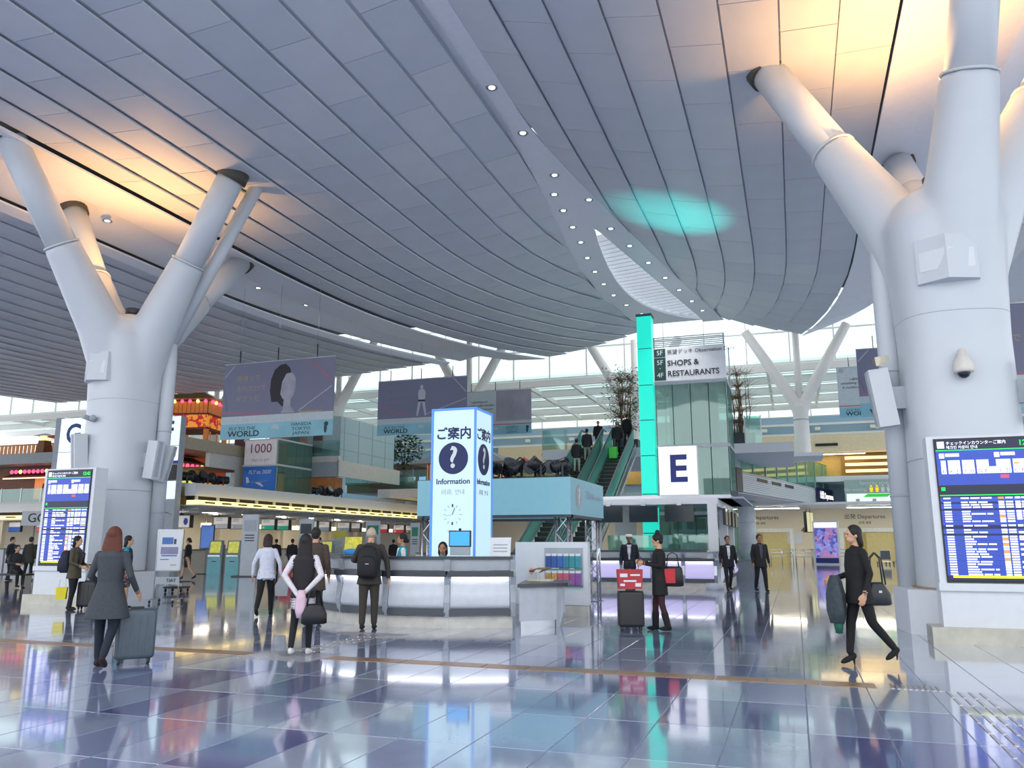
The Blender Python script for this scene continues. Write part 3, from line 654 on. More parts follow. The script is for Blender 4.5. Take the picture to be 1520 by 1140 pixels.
MB().box(rx0-.03, 16.735, .58, rx1+.03, 16.75, 1.38).build('rack_back', GREY, pt)
bw = (rx1-rx0)/6
for r, cols in ((0, ['#b98f4e', '#c79a5a', '#c25a6e', '#c8607a', '#97549b', '#8c4f9e']), (1, ['#274f96', '#2b56a0', '#2f62b0', '#1f7f9a', '#1f8d94', '#2a8fa0'])):
    for k in range(6):
        bn_ = [['tan', 'golden', 'rose', 'pink', 'plum', 'violet'], ['dark navy', 'royal blue', 'bright blue', 'deep teal', 'sea green', 'pale teal']][r][k]
        o = MB().cbox((0, 0, .14), (bw*.9, .02, .27), rx=-.08).build('brochure', mat('brochure_%d%d' % (r, k), cols[k], .4, noise=.25, scale=9), None, (rx0+bw*(k+.5), 16.7, .622+.35*r),
            label=bn_+' brochure on the '+['lower', 'upper'][r]+' rack of the white partition', category='brochure', group=['brochures on the lower rack', 'brochures on the upper rack'][r])
        MB().cbox((0, .003, .265), (bw*.88, .021, .05), rx=-.08).build('white_header', WHITE, o)
# ---------------------------------------------------------------- lit information pillar
FACE = glow('pillar_face', '#cdeefb', .62); EDGE = mat('pillar_edge', '#4f86d6', .4, emit=.5)
PV0, PV1, PU0 = atU(641, 700, 15.4).x, atU(705, 700, 15.4).x, 15.4
PW = PV1-PV0; pil = thing('information_pillar', 'tall glowing white information pillar with question mark and clock', 'sign', ((PV0+PV1)/2, PU0+PW/2, 0))
h = PW/2; PZ = 4.22
MB().box(-h+.02, -h+.02, 0, h-.02, h-.02, PZ).build('core', WHITE, pil)
for rz in (0, PI/2, PI, -PI/2): MB().box(-h+.03, -h, 1.0, h-.03, -h+.02, PZ-.02).build('lit_face', FACE, pil, (0, 0, 0), rz)
for sx in (-1, 1):
    for sy_ in (-1, 1): MB().box(sx*h-.02, sy_*h-.02, 0, sx*h+.02, sy_*h+.02, PZ).build('corner_edge', EDGE, pil)
MB().box(-h-.02, -h-.02, PZ-.01, h+.02, h+.02, PZ+.03).build('cap', EDGE, pil)
NV = mat('navy_emblem', '#16245c', .5)
for rz in (0, PI/2):
    R = Matrix.Rotation(rz, 3, 'Z'); f = lambda x, z, o=.006: tuple(R @ Vector((x, -h-o, z)))
    text('lettering', 'ご案内', .27, NV, pil, f(0, 3.7), rz, bold=.007)
    d = MB(); d.add([(.33*math.cos(2*PI*k/40), 0, .33*math.sin(2*PI*k/40)) for k in range(40)], [tuple(range(40))]); d.build('question_disc', NV, pil, f(0, 3.2, .004), rz)
    text('question_mark', '?', .62, WHITE, pil, f(0, 3.2, .012), rz, bold=.012)
    text('lettering', 'Information', .16, NV, pil, f(0, 2.72), rz, bold=.003); text('lettering', '问讯  안내', .12, GREY, pil, f(0, 2.5), rz)
ck = thing('pillar_clock', 'numberless wall clock on the glowing information pillar', 'clock', ((PV0+PV1)/2, PU0-.012, 2.05))
for k in range(12):
    a = k*PI/6; r0 = .16 if k % 3 else .15
    MB().bar((r0*math.sin(a), 0, r0*math.cos(a)), (.21*math.sin(a), 0, .21*math.cos(a)), .006 if k % 6 else .03, .006).build('hour_mark', NV, ck)
MB().bar((0, -.004, 0), (.05, -.004, .13), .022, .006).build('hour_hand', NV, ck); MB().bar((0, -.008, 0), (-.17, -.008, -.03), .01, .006).build('minute_hand', GREY, ck)
text('maker_name', 'SEIKO', .075, GREY, ck, (0, 0, -.34))
# reception desk items
mon = thing('desk_monitor', 'monitor with bright blue screen on the information counter', 'monitor', tuple(atD(682, 830, 15.5)), 0)
mon.location.z = 1.25
MB().box(-.22, 0, .16, .22, .04, .46).build('bezel', BLACK, mon); MB().box(-.2, -.006, .18, .2, 0, .44).build('screen', glow('screen_blue', '#3c9be8', 1.0), mon)
MB().box(-.2, .01, 0, .2, .05, .16).build('stand', GREY, mon); MB().ell((0, .01, .48), (.03, .02, .025)).build('webcam', BLACK, mon)
nb = MB().slab([(-.2, 0, 0), (.2, 0, 0), (.2, .05, .34), (-.2, .05, .34)], (0, .02, 0)).build('notice_stand', WHITE, None, tuple(Vector((atD(742, 830, 15.3).x, atD(742, 830, 15.3).y, 1.24))), label='white notice stand with grey print on the information counter', category='notice')
for z in (.08, .14, .2): MB().box(-.14, -.005+z*.14, z, .14, .004+z*.14, z+.02).build('printed_line', GREY, nb)
yb = MB().slab([(-.2, 0, 0), (.2, 0, 0), (.2, .06, .36), (-.2, .06, .36)], (0, .02, 0)).build('map_board', mat('map_yellow', '#d8cf3f', .5, noise=.3, scale=12), None, (atD(522, 826, 17.4).x, atD(522, 826, 17.4).y, 1.245), label='yellow map board standing on the information counter beside the backpacker', category='board')
MB().ell((0, -.03, .05), (.2, .02, .07)).build('blue_base', mat('map_blue', '#2f7fc4', .5), yb)
# ---------------------------------------------------------------- canopy on lattice trusses
CAN = mat('canopy_blue', '#8ec5d3', .45, noise=.02)
cn = thing('blue_canopy', 'pale blue box canopy behind the information counter on lattice trusses', 'canopy', (0, 0, 0))
cx0, cx1, cu0, cu1, cz0, cz1 = -8.64, -4.79, 18.02, 21.4, 2.12, 2.97
for a in ((cx0, cu0, cx1, cu0+.06), (cx0, cu1-.06, cx1, cu1), (cx0, cu0+.06, cx0+.06, cu1-.06), (cx1-.06, cu0+.06, cx1, cu1-.06)): MB().box(a[0], a[1], cz0, a[2], a[3], cz1).build('fascia_panel', CAN, cn)
for a in ((cx0, cu0+.05, cx1, cu0+.2), (cx0, cu1-.2, cx1, cu1-.05), (cx0, cu0, cx0+.15, cu1), (cx1-.15, cu0, cx1, cu1)): MB().box(a[0], a[1], cz0-.06, a[2], a[3], cz0).build('edge_rail', DGREY, cn)
qd = MB(); qd.add([(.0, .26*math.cos(2*PI*k/32), .3*math.sin(2*PI*k/32)) for k in range(32)], [tuple(range(32))]); qd.build('question_disc', GREY, cn, (cx1+.006, cu0+.75, 2.55))
text('question_mark', '?', .5, WHITE, cn, (cx1+.012, cu0+.75, 2.55), PI/2, bold=.015); text('lettering', 'ご案内 Information', .22, mat('pale_print', '#b9c6d6', .6), cn, (cx1+.008, cu0+2.2, 2.62), PI/2)
def truss(parent, x, y, hgt, w=.29):
    c = [(x-w/2, y-w/2), (x+w/2, y-w/2), (x+w/2, y+w/2), (x-w/2, y+w/2)]
    for a, b in c: MB().tube([(a, b, 0), (a, b, hgt)], .026, 8).build('truss_chord', STEEL, parent)
    br_ = MB()
    for k in range(4):
        a, b = c[k], c[(k+1) % 4]; n = int(hgt/.34)
        for i in range(n):
            z0, z1 = hgt*i/n, hgt*(i+1)/n
            br_.bar((*(a if i % 2 else b), z0), (*(b if i % 2 else a), z1), .018)
    br_.build('truss_lacing', STEEL, parent)
    MB().box(x-w/2-.06, y-w/2-.06, 0, x+w/2+.06, y+w/2+.06, .02).build('truss_foot', STEEL, parent)
for x in (cx0+.25, cx1-.25):
    for y in (cu0+.25, cu1-.25): truss(cn, x, y, cz0-.06)
def stage_light(label, loc, rz, tilt, s=1.0, group=None):
    """black theatre spotlight standing on a yoke"""
    t = thing('stage_light', label, 'spotlight', tuple(loc), rz, group); t.scale = (s, s, s)
    MB().box(-.1, -.08, 0, .1, .08, .03).build('foot', BLACK, t)
    for sx in (-1, 1): MB().box(sx*.17-.012, -.025, .02, sx*.17+.012, .025, .26).build('yoke_arm', BLACK, t)
    MB().box(-.18, -.025, .02, .18, .025, .045).build('yoke_base', BLACK, t)
    d = Vector((0, -math.cos(tilt), math.sin(tilt))); c = Vector((0, 0, .25))
    h_ = MB().tube([c-d*.2, c-d*.16, c+d*.1, c+d*.2], [.09, .13, .14, .155], 16).build('housing', BLACK, t)
    MB().tube([c+d*.195, c+d*.205], [.13, .13], 16).build('lens', mat('lamp_glass', '#3a4048', .1), h_)
    for k in range(3): MB().tube([c-d*(.14-.06*k), c-d*(.125-.06*k)], [.145, .145], 16).build('cooling_ring', DGREY, h_)
for i, px in enumerate((735, 752, 768, 784, 800, 816, 832)):
    x_ = atU(px, 706, 18.3).x
    stage_light('black stage spotlight on top of the pale blue canopy', (x_, 18.22+.22*(i % 2), cz1+.02), (-.5, .7, 2.6, .3, -.9, .1, 2.2)[i], (.2, .9, .5, -.1, .6, -.1, .3)[i], 1.05, 'stage spotlights on the pale blue canopy')
MB().box(cx0+.06, cu0+.06, cz1-.05, cx1-.06, cu0+.9, cz1+.02).build('lamp_shelf', DGREY, cn)
# ================================================================ check-in island E
ie = thing('checkin_counter', 'check-in counter with violet lit panels under three black monitors', 'counter', (0, 0, 0))
EX0, EX1, EU = -6.6, -2.5, 27.4
n = 4
for k in range(n): counter_unit(ie, (EX1-EX0)/n, (EX0+(EX1-EX0)*(k+.5)/n, EU, 0), 0, end_posts=(k == n-1), lit=LEDP)
for k in range(3): counter_unit(ie, 2.2, (EX1+.25, EU+1.4+2.2*k, 0), PI/2, lit=LEDP)
MB().lathe([(.34, 0), (.34, .2), (.28, .3), (.3, .86), (.4, .9), (.4, .99), (.3, 1.0), (.3, 1.19), (.36, 1.19), (.36, 1.24), (.01, 1.24)], seg=20).build('rounded_corner', CPAN, ie, (EX1-.12, EU+.36, 0))
fr = thing('monitor_portal', 'white portal frame carrying monitors above the check-in counter', 'frame', (0, 0, 0))
MB().box(EX0-.1, 28.2, 2.78, EX1+.1, 28.5, 2.98).build('front_beam', WHITE, fr); MB().box(EX1-.2, 28.5, 2.7, EX1+.1, 35.6, 2.95).build('side_beam', WHITE, fr)
for x, u in ((EX1-.1, 28.35), (EX0, 28.35), (EX1-.05, 32), (EX1-.05, 35.3)): MB().box(x-.15, u-.15, 0, x+.15, u+.15, 2.78).build('post', WHITE, fr)
MB().box(EX0-.8, 28.5, 2.98, EX1+.5, 35.6, 3.1).build('top_deck', WHITE, fr)
MB().box(EX0+.2, 29.2, .0, EX1-.2, 29.24, 1.75).build('low_glass', GLASSG, fr); MB().box(EX1-.1, 29, 2.98, EX1+.9, 35.6, 3.04).build('side_shelf', GREY, fr)
MB().box(EX0+.1, 31.0, 0, EX0+.9, 31.1, 2.7).build('back_panel', mat('island_back', '#b5beb8', .5), fr)
def hang_monitor(label, loc, rz, w=.98, hh=.56, group=None):
    t = thing('hanging_monitor', label, 'monitor', loc, rz, group)
    cb_ = MB().box(-w/2, -.05, -hh, w/2, .05, 0).build('cabinet', BLACK, t); MB().box(-w/2+.02, -.055, -hh+.02, w/2-.02, -.05, -.02).build('screen', mat('screen_off', '#22282f', .15), cb_)
    MB().box(-.08, -.03, 0, .08, .03, .1).build('bracket', STEEL, t)
    return t
for i, px in enumerate((903, 955, 1008)):
    hang_monitor('blank black monitor on the front of the check-in portal', (atU(px, 752, 28.15).x, 28.12, 2.74), 0, group='blank monitors on the check-in portal front')
for i, u in enumerate((29.6, 31.0, 32.9, 34.6)):
    hang_monitor('blank black monitor on the side of the check-in portal', (EX1+.22, u, 2.66), PI/2, group='blank monitors on the check-in portal side')
es = thing('letter_sign', 'glowing white letter E sign above the check-in island', 'sign', (-3.7, 28.45, 3.1))
MB().box(-.67, 0, 0, .67, .25, 1.7).build('cabinet', WHITE, es); lf_ = MB().box(-.65, -.01, .02, .65, 0, 1.68).build('lit_face', glow('sign_face', '#f4f8ff', .8), es)
text('letter', 'E', 1.3, NAVY, lf_, (0, -.02, .87), bold=.035)
# ---------------------------------------------------------------- turquoise light tower and glass lift
TEAL = glow('teal_panel', '#12d9c2', .8)
tt = thing('light_tower', 'tall turquoise glowing light tower beside the glass lift', 'light column', (-5.98, 36.3, 0))
zs_ = [0, 1.9, 3.6, 5.3, 6.9, 8.5, 10.2, 11.75]
for a, b in zip(zs_[:-1], zs_[1:]): MB().box(-.33, -.33, a+.02, .33, .33, b-.02).build('lit_panel', TEAL, tt)
MB().box(-.3, -.3, 0, .3, .3, 11.75).build('core', DGREY, tt); MB().box(-.36, -.36, 11.75, .36, .36, 11.85).build('cap', DGREY, tt)
lt = thing('glass_lift', 'green tinted glass lift tower with shops and restaurants sign', 'lift tower', (0, 0, 0))
LX0, LX1, LU0, LU1 = -5.6, -2.45, 36.1, 39.2
LG = glass('lift_glass', '#a3c9be', .16, body=.2)
for z0, z1 in ((0, 2.7), (2.8, 5.6), (5.75, 8.5)):
    for k in range(4):
        a = LX0+(LX1-LX0)*k/4; MB().box(a+.02, LU0, z0, a+(LX1-LX0)/4-.02, LU0+.03, z1).build('glass_pane', LG, lt)
    for k in range(3):
        a = LU0+(LU1-LU0)*k/3; MB().box(LX1-.03, a+.02, z0, LX1, a+(LU1-LU0)/3-.02, z1).build('glass_pane', LG, lt)
for z in (2.75, 5.68, 8.55): MB().box(LX0, LU0-.03, z-.08, LX1+.03, LU1, z+.06).build('floor_band', GREY, lt)
MB().box(LX0+.5, LU0+.9, 0, LX1-.6, LU1-.3, 8.4).build('lift_core', mat('lift_core', '#8aa39b', .5, noise=.2, scale=2), lt)
for k in range(5): MB().box(LX0+.35+.55*k, LU0+.5, 0, LX0+.41+.55*k, LU0+.56, 8.5).build('guide_rail', STEEL, lt)
for x in (LX0, LX1-.06):
    for u in (LU0, LU1-.06): MB().box(x, u, 0, x+.06, u+.06, 10.7).build('corner_post', GREY, lt)
for k in range(6): MB().box(LX0, LU0-.04, 10.22+.085*k, LX1+.02, LU0+.02, 10.26+.085*k).build('louvre', STEEL, lt)
sg = thing('floor_sign', 'white shops and restaurants sign with dark green floor numbers on the lift tower', 'sign', (0, LU0-.1, 8.62))
MB().box(LX0, 0, 0, LX1+.03, .1, 1.55).build('panel', WHITE, sg)
GRN = mat('floor_green', '#17453f', .5)
MB().box(LX0+.04, -.02, 1.13, LX0+.55, 0, 1.5).build('number_block', GRN, sg); MB().box(LX0+.04, -.02, .05, LX0+.55, 0, 1.09).build('number_block', GRN, sg)
text('floor_number', '5F', .3, WHITE, sg, (LX0+.3, -.03, 1.31)); text('floor_number', '5F', .3, WHITE, sg, (LX0+.3, -.03, .86)); text('floor_number', '・', .2, WHITE, sg, (LX0+.3, -.03, .58)); text('floor_number', '4F', .3, WHITE, sg, (LX0+.3, -.03, .28))
text('lettering', '展望デッキ Observation Deck', .235, INK, sg, (LX0+.62, -.02, 1.32), align='LEFT'); text('lettering', 'SHOPS &', .36, INK, sg, (LX0+.62, -.02, .8), align='LEFT', bold=.006); text('lettering', 'RESTAURANTS', .36, INK, sg, (LX0+.62, -.02, .32), align='LEFT', bold=.006, sx=.95)
# teal floodlight on the portal deck
tf = thing('teal_floodlight', 'small turquoise floodlight on the portal deck aimed at the ceiling', 'lamp', (-1.9, 29.5, 3.1))
MB().box(-.12, -.1, 0, .12, .1, .16).build('housing', DGREY, tf)
l = bpy.data.lights.new('teal_lamp', 'SPOT'); l.energy = 3600; l.color = (.0, .9, .75); l.spot_size = math.radians(27); l.spot_blend = 1.0
lo = bpy.data.objects.new('teal_lamp', l); COL.objects.link(lo); lo.parent = tf; lo.location = (0, 0, .22); lo.rotation_euler = (gz(1000, 322, 12.4)-Vector((-1.9, 29.5, 3.28))).to_track_quat('-Z', 'Y').to_euler()
# ---------------------------------------------------------------- escalators
def escalator(label, V):
    t = thing('escalator', label, 'escalator', (V, 31.2, 0)); sl = .56; L = 11.7; H_ = 6.5; n = 30
    for k in range(n):
        y = L*k/n; z = y*sl
        MB().box(-.5, y, z-.2, .5, y+L/n+.02, z+L/n*sl).build('step', mat('step_black', '#1c2220', .5), t)
        MB().box(-.5, y-.004, z+L/n*sl-.03, .5, y, z+L/n*sl).build('step_edge', mat('step_edge', '#4e6b62', .5), t)
    for s in (-1, 1):
        MB().slab([(s*.58, 0, .15), (s*.58, L, H_+.15), (s*.58, L, H_+1.0), (s*.58, 0, 1.0)], (.015*s, 0, 0)).build('glass_side', GLASSE, t)
        MB().tube([(s*.58, -.6, .5), (s*.58, -.4, .98), (s*.58, 0, 1.05), (s*.58, L, H_+1.05), (s*.58, L+.9, H_+1.05)], .045, 8).build('handrail', DGREY, t)
        MB().slab([(s*.64, 0, -.2), (s*.64, L, H_-.2), (s*.64, L, H_+.16), (s*.64, 0, .16)], (.06*s, 0, 0)).build('side_skirt', STEEL, t)
    MB().slab([(-.7, 0, -.02), (.7, 0, -.02), (.7, L, H_-.35), (-.7, L, H_-.35)], (0, 0, -.12)).build('underside', WHITE, t)
escalator('escalator carrying the traveller with a green case, nearest the turquoise tower', -8.45); escalator('escalator carrying two men in light trousers', -10.15)
ldg = struct('floor_landing', MB().box(-13, 42.9, 6.0, .2, 52, 6.5).box(.2, 48.5, 6.3, 1.8, 52, 6.5), WHITE, label='upper landing behind the escalators and lift')
lb = thing('landing_balustrade', 'glass balustrade along the edge of the upper landing', 'balustrade', (0, 42.95, 6.5))
for k in range(9):
    x = -13+k*1.45
    if -11.0 < x+.7 < -7.6 or k >= 7: continue
    MB().box(x+.02, 0, .05, x+1.42, .03, 1.15).build('glass_panel', GLASSB, lb); MB().box(x-.02, -.02, 0, x+.02, .05, 1.2).build('post', STEEL, lb)
def bare_tree(label, loc, hgt, n, leafcol=None):
    t = thing('potted_tree', label, 'tree', loc); MB().box(-.7, -.5, 0, .7, .5, .6).build('planter', DGREY, t)
    r = random.Random(n); st = MB(); lf = MB()
    for k in range(14):
        a = r.random()*2*PI; x, y = .45*math.cos(a)*r.random(), .35*math.sin(a)*r.random(); P = [Vector((x, y, .5))]
        for j in range(5): P.append(P[-1]+Vector((r.uniform(-.12, .12), r.uniform(-.12, .12), hgt/6)))
        st.tube(P, [.03, .028, .024, .02, .015, .008], 5)
        for j in range(26):
            q = P[1+r.randrange(5)]; e = q+Vector((r.uniform(-.9, .9), r.uniform(-.5, .5), r.uniform(-.1, .7))); m_ = q.lerp(e, .5)+Vector((0, 0, .08))
            st.tube([q, m_, e], [.01, .007, .003], 3)
            if leafcol:
                for w_ in range(5):
                    c = e+Vector((r.uniform(-.2, .2), r.uniform(-.2, .2), r.uniform(-.2, .15))); d = Vector((r.uniform(-1, 1), r.uniform(-1, 1), r.uniform(-.6, .4)))*.13; s = d.cross(Vector((0, 0, 1)))*.35
                    lf.add([c-d, c+s, c+d, c-s], [(0, 1, 2, 3)])
    st.build('stems', mat('twig_brown', '#7a6248', .7), t, kind='stuff')
    if lf.v: lf.build('foliage', leafcol, t, kind='stuff')
p = atU(1103, 690, 43.8); bare_tree('bare twiggy tree in a dark planter right of the lift tower', (p.x, 43.8, 6.5), 3.9, 5)
p = atU(930, 650, 44.5); bare_tree('tall leafy bamboo in a planter at the escalator top', (p.x, 44.6, 6.5), 4.2, 11, mat('bamboo_leaf', '#5d6b3c', .5, noise=.3))
gb = thing('green_glass_parapet', 'green glass parapet of the upper landing right of the lift', 'balustrade', (0, 0, 0))
for k in range(1): MB().box(-2.1+k*.8, 43.0, 6.5, -1.34+k*.8, 43.04, 7.9).build('glass_panel', GLASSG, gb)
for k in range(2): MB().box(-2.14+k*.8, 42.97, 6.5, -2.08+k*.8, 43.08, 7.95).build('post', STEEL, gb)
# ================================================================ hanging banners
BG = mat('banner_slate', '#777a92', .6, noise=.05, scale=.6); BPALE = mat('banner_pale', '#b9c6cc', .6); BBLUE = mat('banner_sea', '#86bccb', .6, noise=.12, scale=.8); GOLD = mat('banner_gold', '#a8967c', .6)
PINKL = mat('banner_line', '#b06a80', .6); GREYL = mat('banner_grey_line', '#a7a7b3', .6); BTXT = mat('banner_text', '#25414e', .6)
HAIR_B = mat('print_hair', '#23232c', .6); FACE_B = mat('print_face', '#9a9cab', .6, noise=.2, scale=1.5)
def disc(mb, cx, cz, rx, rz_, y, n=28, a0=0, a1=2*PI):
    mb.add([(cx+rx*math.cos(a0+(a1-a0)*k/n), y, cz+rz_*math.sin(a0+(a1-a0)*k/n)) for k in range(n)], [tuple(range(n))])
def banner(kind, label, tl, w, hgt, hang):
    """cloth banner hung by rods; tl = top left corner"""
    t = thing('hanging_banner', label, 'banner', (tl.x, tl.y, tl.z-hgt)); W_ = w; bl_ = hgt*.2
    MB().box(0, 0, bl_*1.5, W_, .03, hgt).build('picture', BG if kind != 'B' else BPALE, t); MB().box(0, 0, bl_, W_, .03, bl_*1.5).build('pale_band', BPALE, t)
    MB().box(0, 0, 0, W_, .03, bl_).build('sea_band', BBLUE, t); MB().tube([(0, .015, hgt), (W_, .015, hgt)], .03, 8).build('top_rod', STEEL, t)
    for k in range(3): MB().tube([(W_*(.14+.35*k), .015, hgt), (W_*(.14+.35*k), .015, hgt+.55)], .022, 6).build('hanger', BLACK, t); MB().tube([(W_*(.14+.35*k), .015, hgt+.5), (W_*(.14+.35*k), .015, hgt+hang)], .006, 5).build('wire', STEEL, t)
    y = -.006
    text('lettering', 'FLY TO THE', bl_*.3, BTXT, t, (W_*.2, y, bl_*.68), sx=1.25); text('lettering', 'WORLD', bl_*.52, BTXT, t, (W_*.215, y, bl_*.33), sx=1.25, bold=.008)
    m_ = MB(); disc(m_, W_*.5, bl_*.55, bl_*.3, bl_*.3, y, 24, 0, PI); m_.build('moon_print', BPALE, t)
    for i, s in enumerate(('HANEDA', 'TOKYO', 'JAPAN')): text('lettering', s, bl_*.28, BTXT, t, (W_*.73, y, bl_*(.78-.28*i)), sx=1.3+.1*i)
    m_ = MB(); disc(m_, W_*.94, bl_*.45, .07, .2, y, 8); disc(m_, W_*.945, bl_*.72, .1, .1, y-.001, 8); m_.build('bird_print', BTXT, t)
    if kind == 'A':
        for i, s in enumerate(('表情って', 'それだけで', 'ギフトだ')): text('lettering', s, hgt*.085, GOLD, t, (W_*.12, y, hgt*(.79-.135*i)), align='LEFT', sx=1.1)
        m_ = MB(); hx, hz = W_*.53, hgt*.66
        m_.add([(hx+dx*hgt, y, hz+dz*hgt) for dx, dz in ((-.13, -.2), (-.04, -.2), (.04, -.27), (.1, -.2), (.16, .12), (.13, .23), (.06, .29), (-.02, .28), (-.1, .22), (-.15, .1), (-.16, -.05))], [tuple(range(11))]); m_.build('hair_print', HAIR_B, t)
        m_ = MB(); m_.add([(hx+dx*hgt, y-.004, hz+dz*hgt) for dx, dz in ((-.0, -.1), (.04, -.17), (.13, -.19), (.2, -.14), (.23, -.02), (.22, .1), (.16, .17), (.08, .16), (.02, .06))], [tuple(range(9))]); m_.build('face_print', FACE_B, t)
        m_ = MB(); m_.add([(hx+dx*hgt, y-.002, hz+dz*hgt) for dx, dz in ((.02, -.35), (.05, -.29), (.06, -.12), (.16, -.16), (.16, -.26), (.23, -.35))], [tuple(range(6))]); m_.build('neck_print', FACE_B, t)
        for a, b, mm in (((.78, .97), (.99, .68), PINKL), ((0, .36), (.42, .31), PINKL), ((.7, .33), (.98, .62), GREYL), ((.01, .82), (.1, .98), GREYL), ((.01, .62), (.05, .36), GREYL)):
            MB().bar((a[0]*W_, y, a[1]*hgt), (b[0]*W_, y, b[1]*hgt), .008, .05).build('line_print', mm, t)
        MB().box(W_*.7, y, hgt*.3, W_*.9, 0, hgt*.32).build('gold_bar', GOLD, t)
    if kind == 'F':
        m_ = MB(); fx, fz = W_*.5, hgt*.32
        disc(m_, fx, fz+hgt*.53, hgt*.03, hgt*.04, y); m_.add([(fx+dx*hgt, y, fz+dz*hgt) for dx, dz in ((-.07, .42), (-.06, .27), (.06, .27), (.08, .42), (.05, .49), (-.05, .49))], [tuple(range(6))])
        for s in (-1, 1): m_.add([(fx+dx*s*hgt, y, fz+dz*hgt) for dx, dz in ((0, .3), (.06, .3), (.1, .02), (.07, 0))], [(0, 1, 2, 3) if s > 0 else (3, 2, 1, 0)])
        m_.build('figure_print', mat('print_white', '#b4b8c4', .6), t)
        for i, s in enumerate(('表情って', 'それだけで', 'ギフトだ')): text('lettering', s, hgt*.08, mat('dim_gold', '#7d7680', .6), t, (W_*.12, y, hgt*(.79-.13*i)), align='LEFT', sx=1.1)
        for a, b, mm in (((0, .55), (.35, .33), PINKL), ((.55, .35), (.99, .6), GREYL), ((.85, .98), (.99, .72), GREYL)): MB().bar((a[0]*W_, y, a[1]*hgt), (b[0]*W_, y, b[1]*hgt), .008, .05).build('line_print', mm, t)
    if kind == 'B':
        MB().box(W_*.5, -.004, bl_*1.5, W_, 0, hgt).build('grey_half', mat('banner_mauve', '#9b9aa8', .6, noise=.15, scale=.8), t); MB().box(0, -.006, bl_*1.08, W_, 0, bl_*1.16).build('red_line', RED, t)
        for i, s in enumerate(('Lightening and', 'smoothing visible wrinkles.', 'A multifaceted approach.')): text('lettering', s, hgt*.068, INK, t, (W_*.26, y, hgt*(.76-.085*i)))
        m_ = MB(); disc(m_, W_*.05, hgt*.93, .14, .14, y); m_.build('seal_print', GREYL, t)
tl = atU(337, 542, 27.2); banner('A', 'slate banner with a portrait in profile and FLY TO THE WORLD strip', Vector((-22.0, 27.2, 8.75)), 5.25, 3.15, 12.0-8.75)
q = atU(562, 567, 37.0); banner('F', 'slate banner with a standing white figure hung behind the portrait banner', Vector((q.x, 37.0, q.z)), 5.0, 2.85, 12.4-q.z)
q = atU(690, 583, 46.5); banner('B', 'pale banner with wrinkle lettering and a red line left of the escalators', Vector((q.x-.2, 46.5, q.z)), 4.6, 2.75, 16.4-q.z)
q = atU(1270, 519, 37.0); banner('A', 'slate banner partly hidden by the dome camera column', Vector((q.x, 37.0, q.z)), 5.0, 2.95, 12.2-q.z)
q = atU(1241, 546, 49.0); banner('B', 'pale wrinkle lettering banner just left of the dome camera column', Vector((q.x, 49.0, q.z)), 4.8, 2.9, 16.4-q.z)
q = atU(1482, 452, 27.2); banner('A', 'portrait banner seen right of the dome camera column', Vector((q.x-1.6, 27.2, q.z)), 5.25, 3.15, 12.3-q.z)
# ================================================================ check-in hall F: canopy with warm light strip
cf = thing('checkin_canopy', 'long white check-in canopy with a warm light strip above the airline signs', 'canopy', (0, 0, 0))
MB().box(-26.6, 30.7, 3.62, -26, 58.5, 4.2).build('fascia', WHITE, cf); MB().box(-33, 30.7, 4.05, -26.6, 58.5, 4.2).build('roof', WHITE, cf)
MB().box(-26.5, 30.7, 3.42, -26.1, 58.5, 3.62).build('recess_shade', GAPSHADE, cf)
for k in range(18): MB().box(-26.12, 30.8+k*1.5, 3.42, -26.02, 30.95+k*1.5, 3.62).build('recess_post', GREY, cf)
MB().box(-26.45, 30.7, 3.22, -25.75, 58.5, 3.42).build('light_strip', WARMLED, cf)
for k in range(22): MB().box(-25.75, 31.1+k*1.2, 3.28, -25.735, 31.8+k*1.2, 3.36).build('strip_slot', mat('slot_brown', '#6b5a3a', .5), cf)
MB().box(-33, 30.7, 3.16, -25.75, 58.5, 3.22).build('soffit', mat('soffit_warm', '#cfc9bd', .6), cf)
for k in range(9):
    MB().box(-33, 31+k*3.2, 3.0, -26, 31.12+k*3.2, 3.16).build('rib', GREY, cf); MB().box(-32.6, 31+k*3.2, 0, -32.35, 31.25+k*3.2, 3.16).build('post', CREAM, cf)
struct('wall_checkin', MB().box(-33.3, 33.5, 0, -33, 58.5, 4.2), mat('checkin_back', '#e3d8c2', .6, noise=.04), label='tan back wall of the check-in hall')
for i in range(5):
    t = thing('strip_lamp', 'white strip lamp under the check-in canopy', 'lamp', (-30.2, 32.9+5.2*i, 3.11), 0, 'strip lamps under the check-in canopy')
    MB().box(-.12, -1.8, 0, .12, 1.8, .04).build('housing', WHITE, t); MB().box(-.1, -1.7, -.02, .1, 1.7, 0).build('diffuser', glow('strip_white', '#fff3da', 28), t)
cc = thing('checkin_desk_row', 'row of airline check-in desks under the long canopy', 'counter', (0, 0, 0))
for k in range(10): MB().box(-31, 30+2.5*k, 0, -30.2, 32+2.5*k, 1.1).build('desk', mat('desk_cream', '#cfc8ba', .5), cc); MB().box(-31.1, 29.9+2.5*k, 1.1, -30.1, 32.1+2.5*k, 1.15).build('desk_top', CTOP, cc)
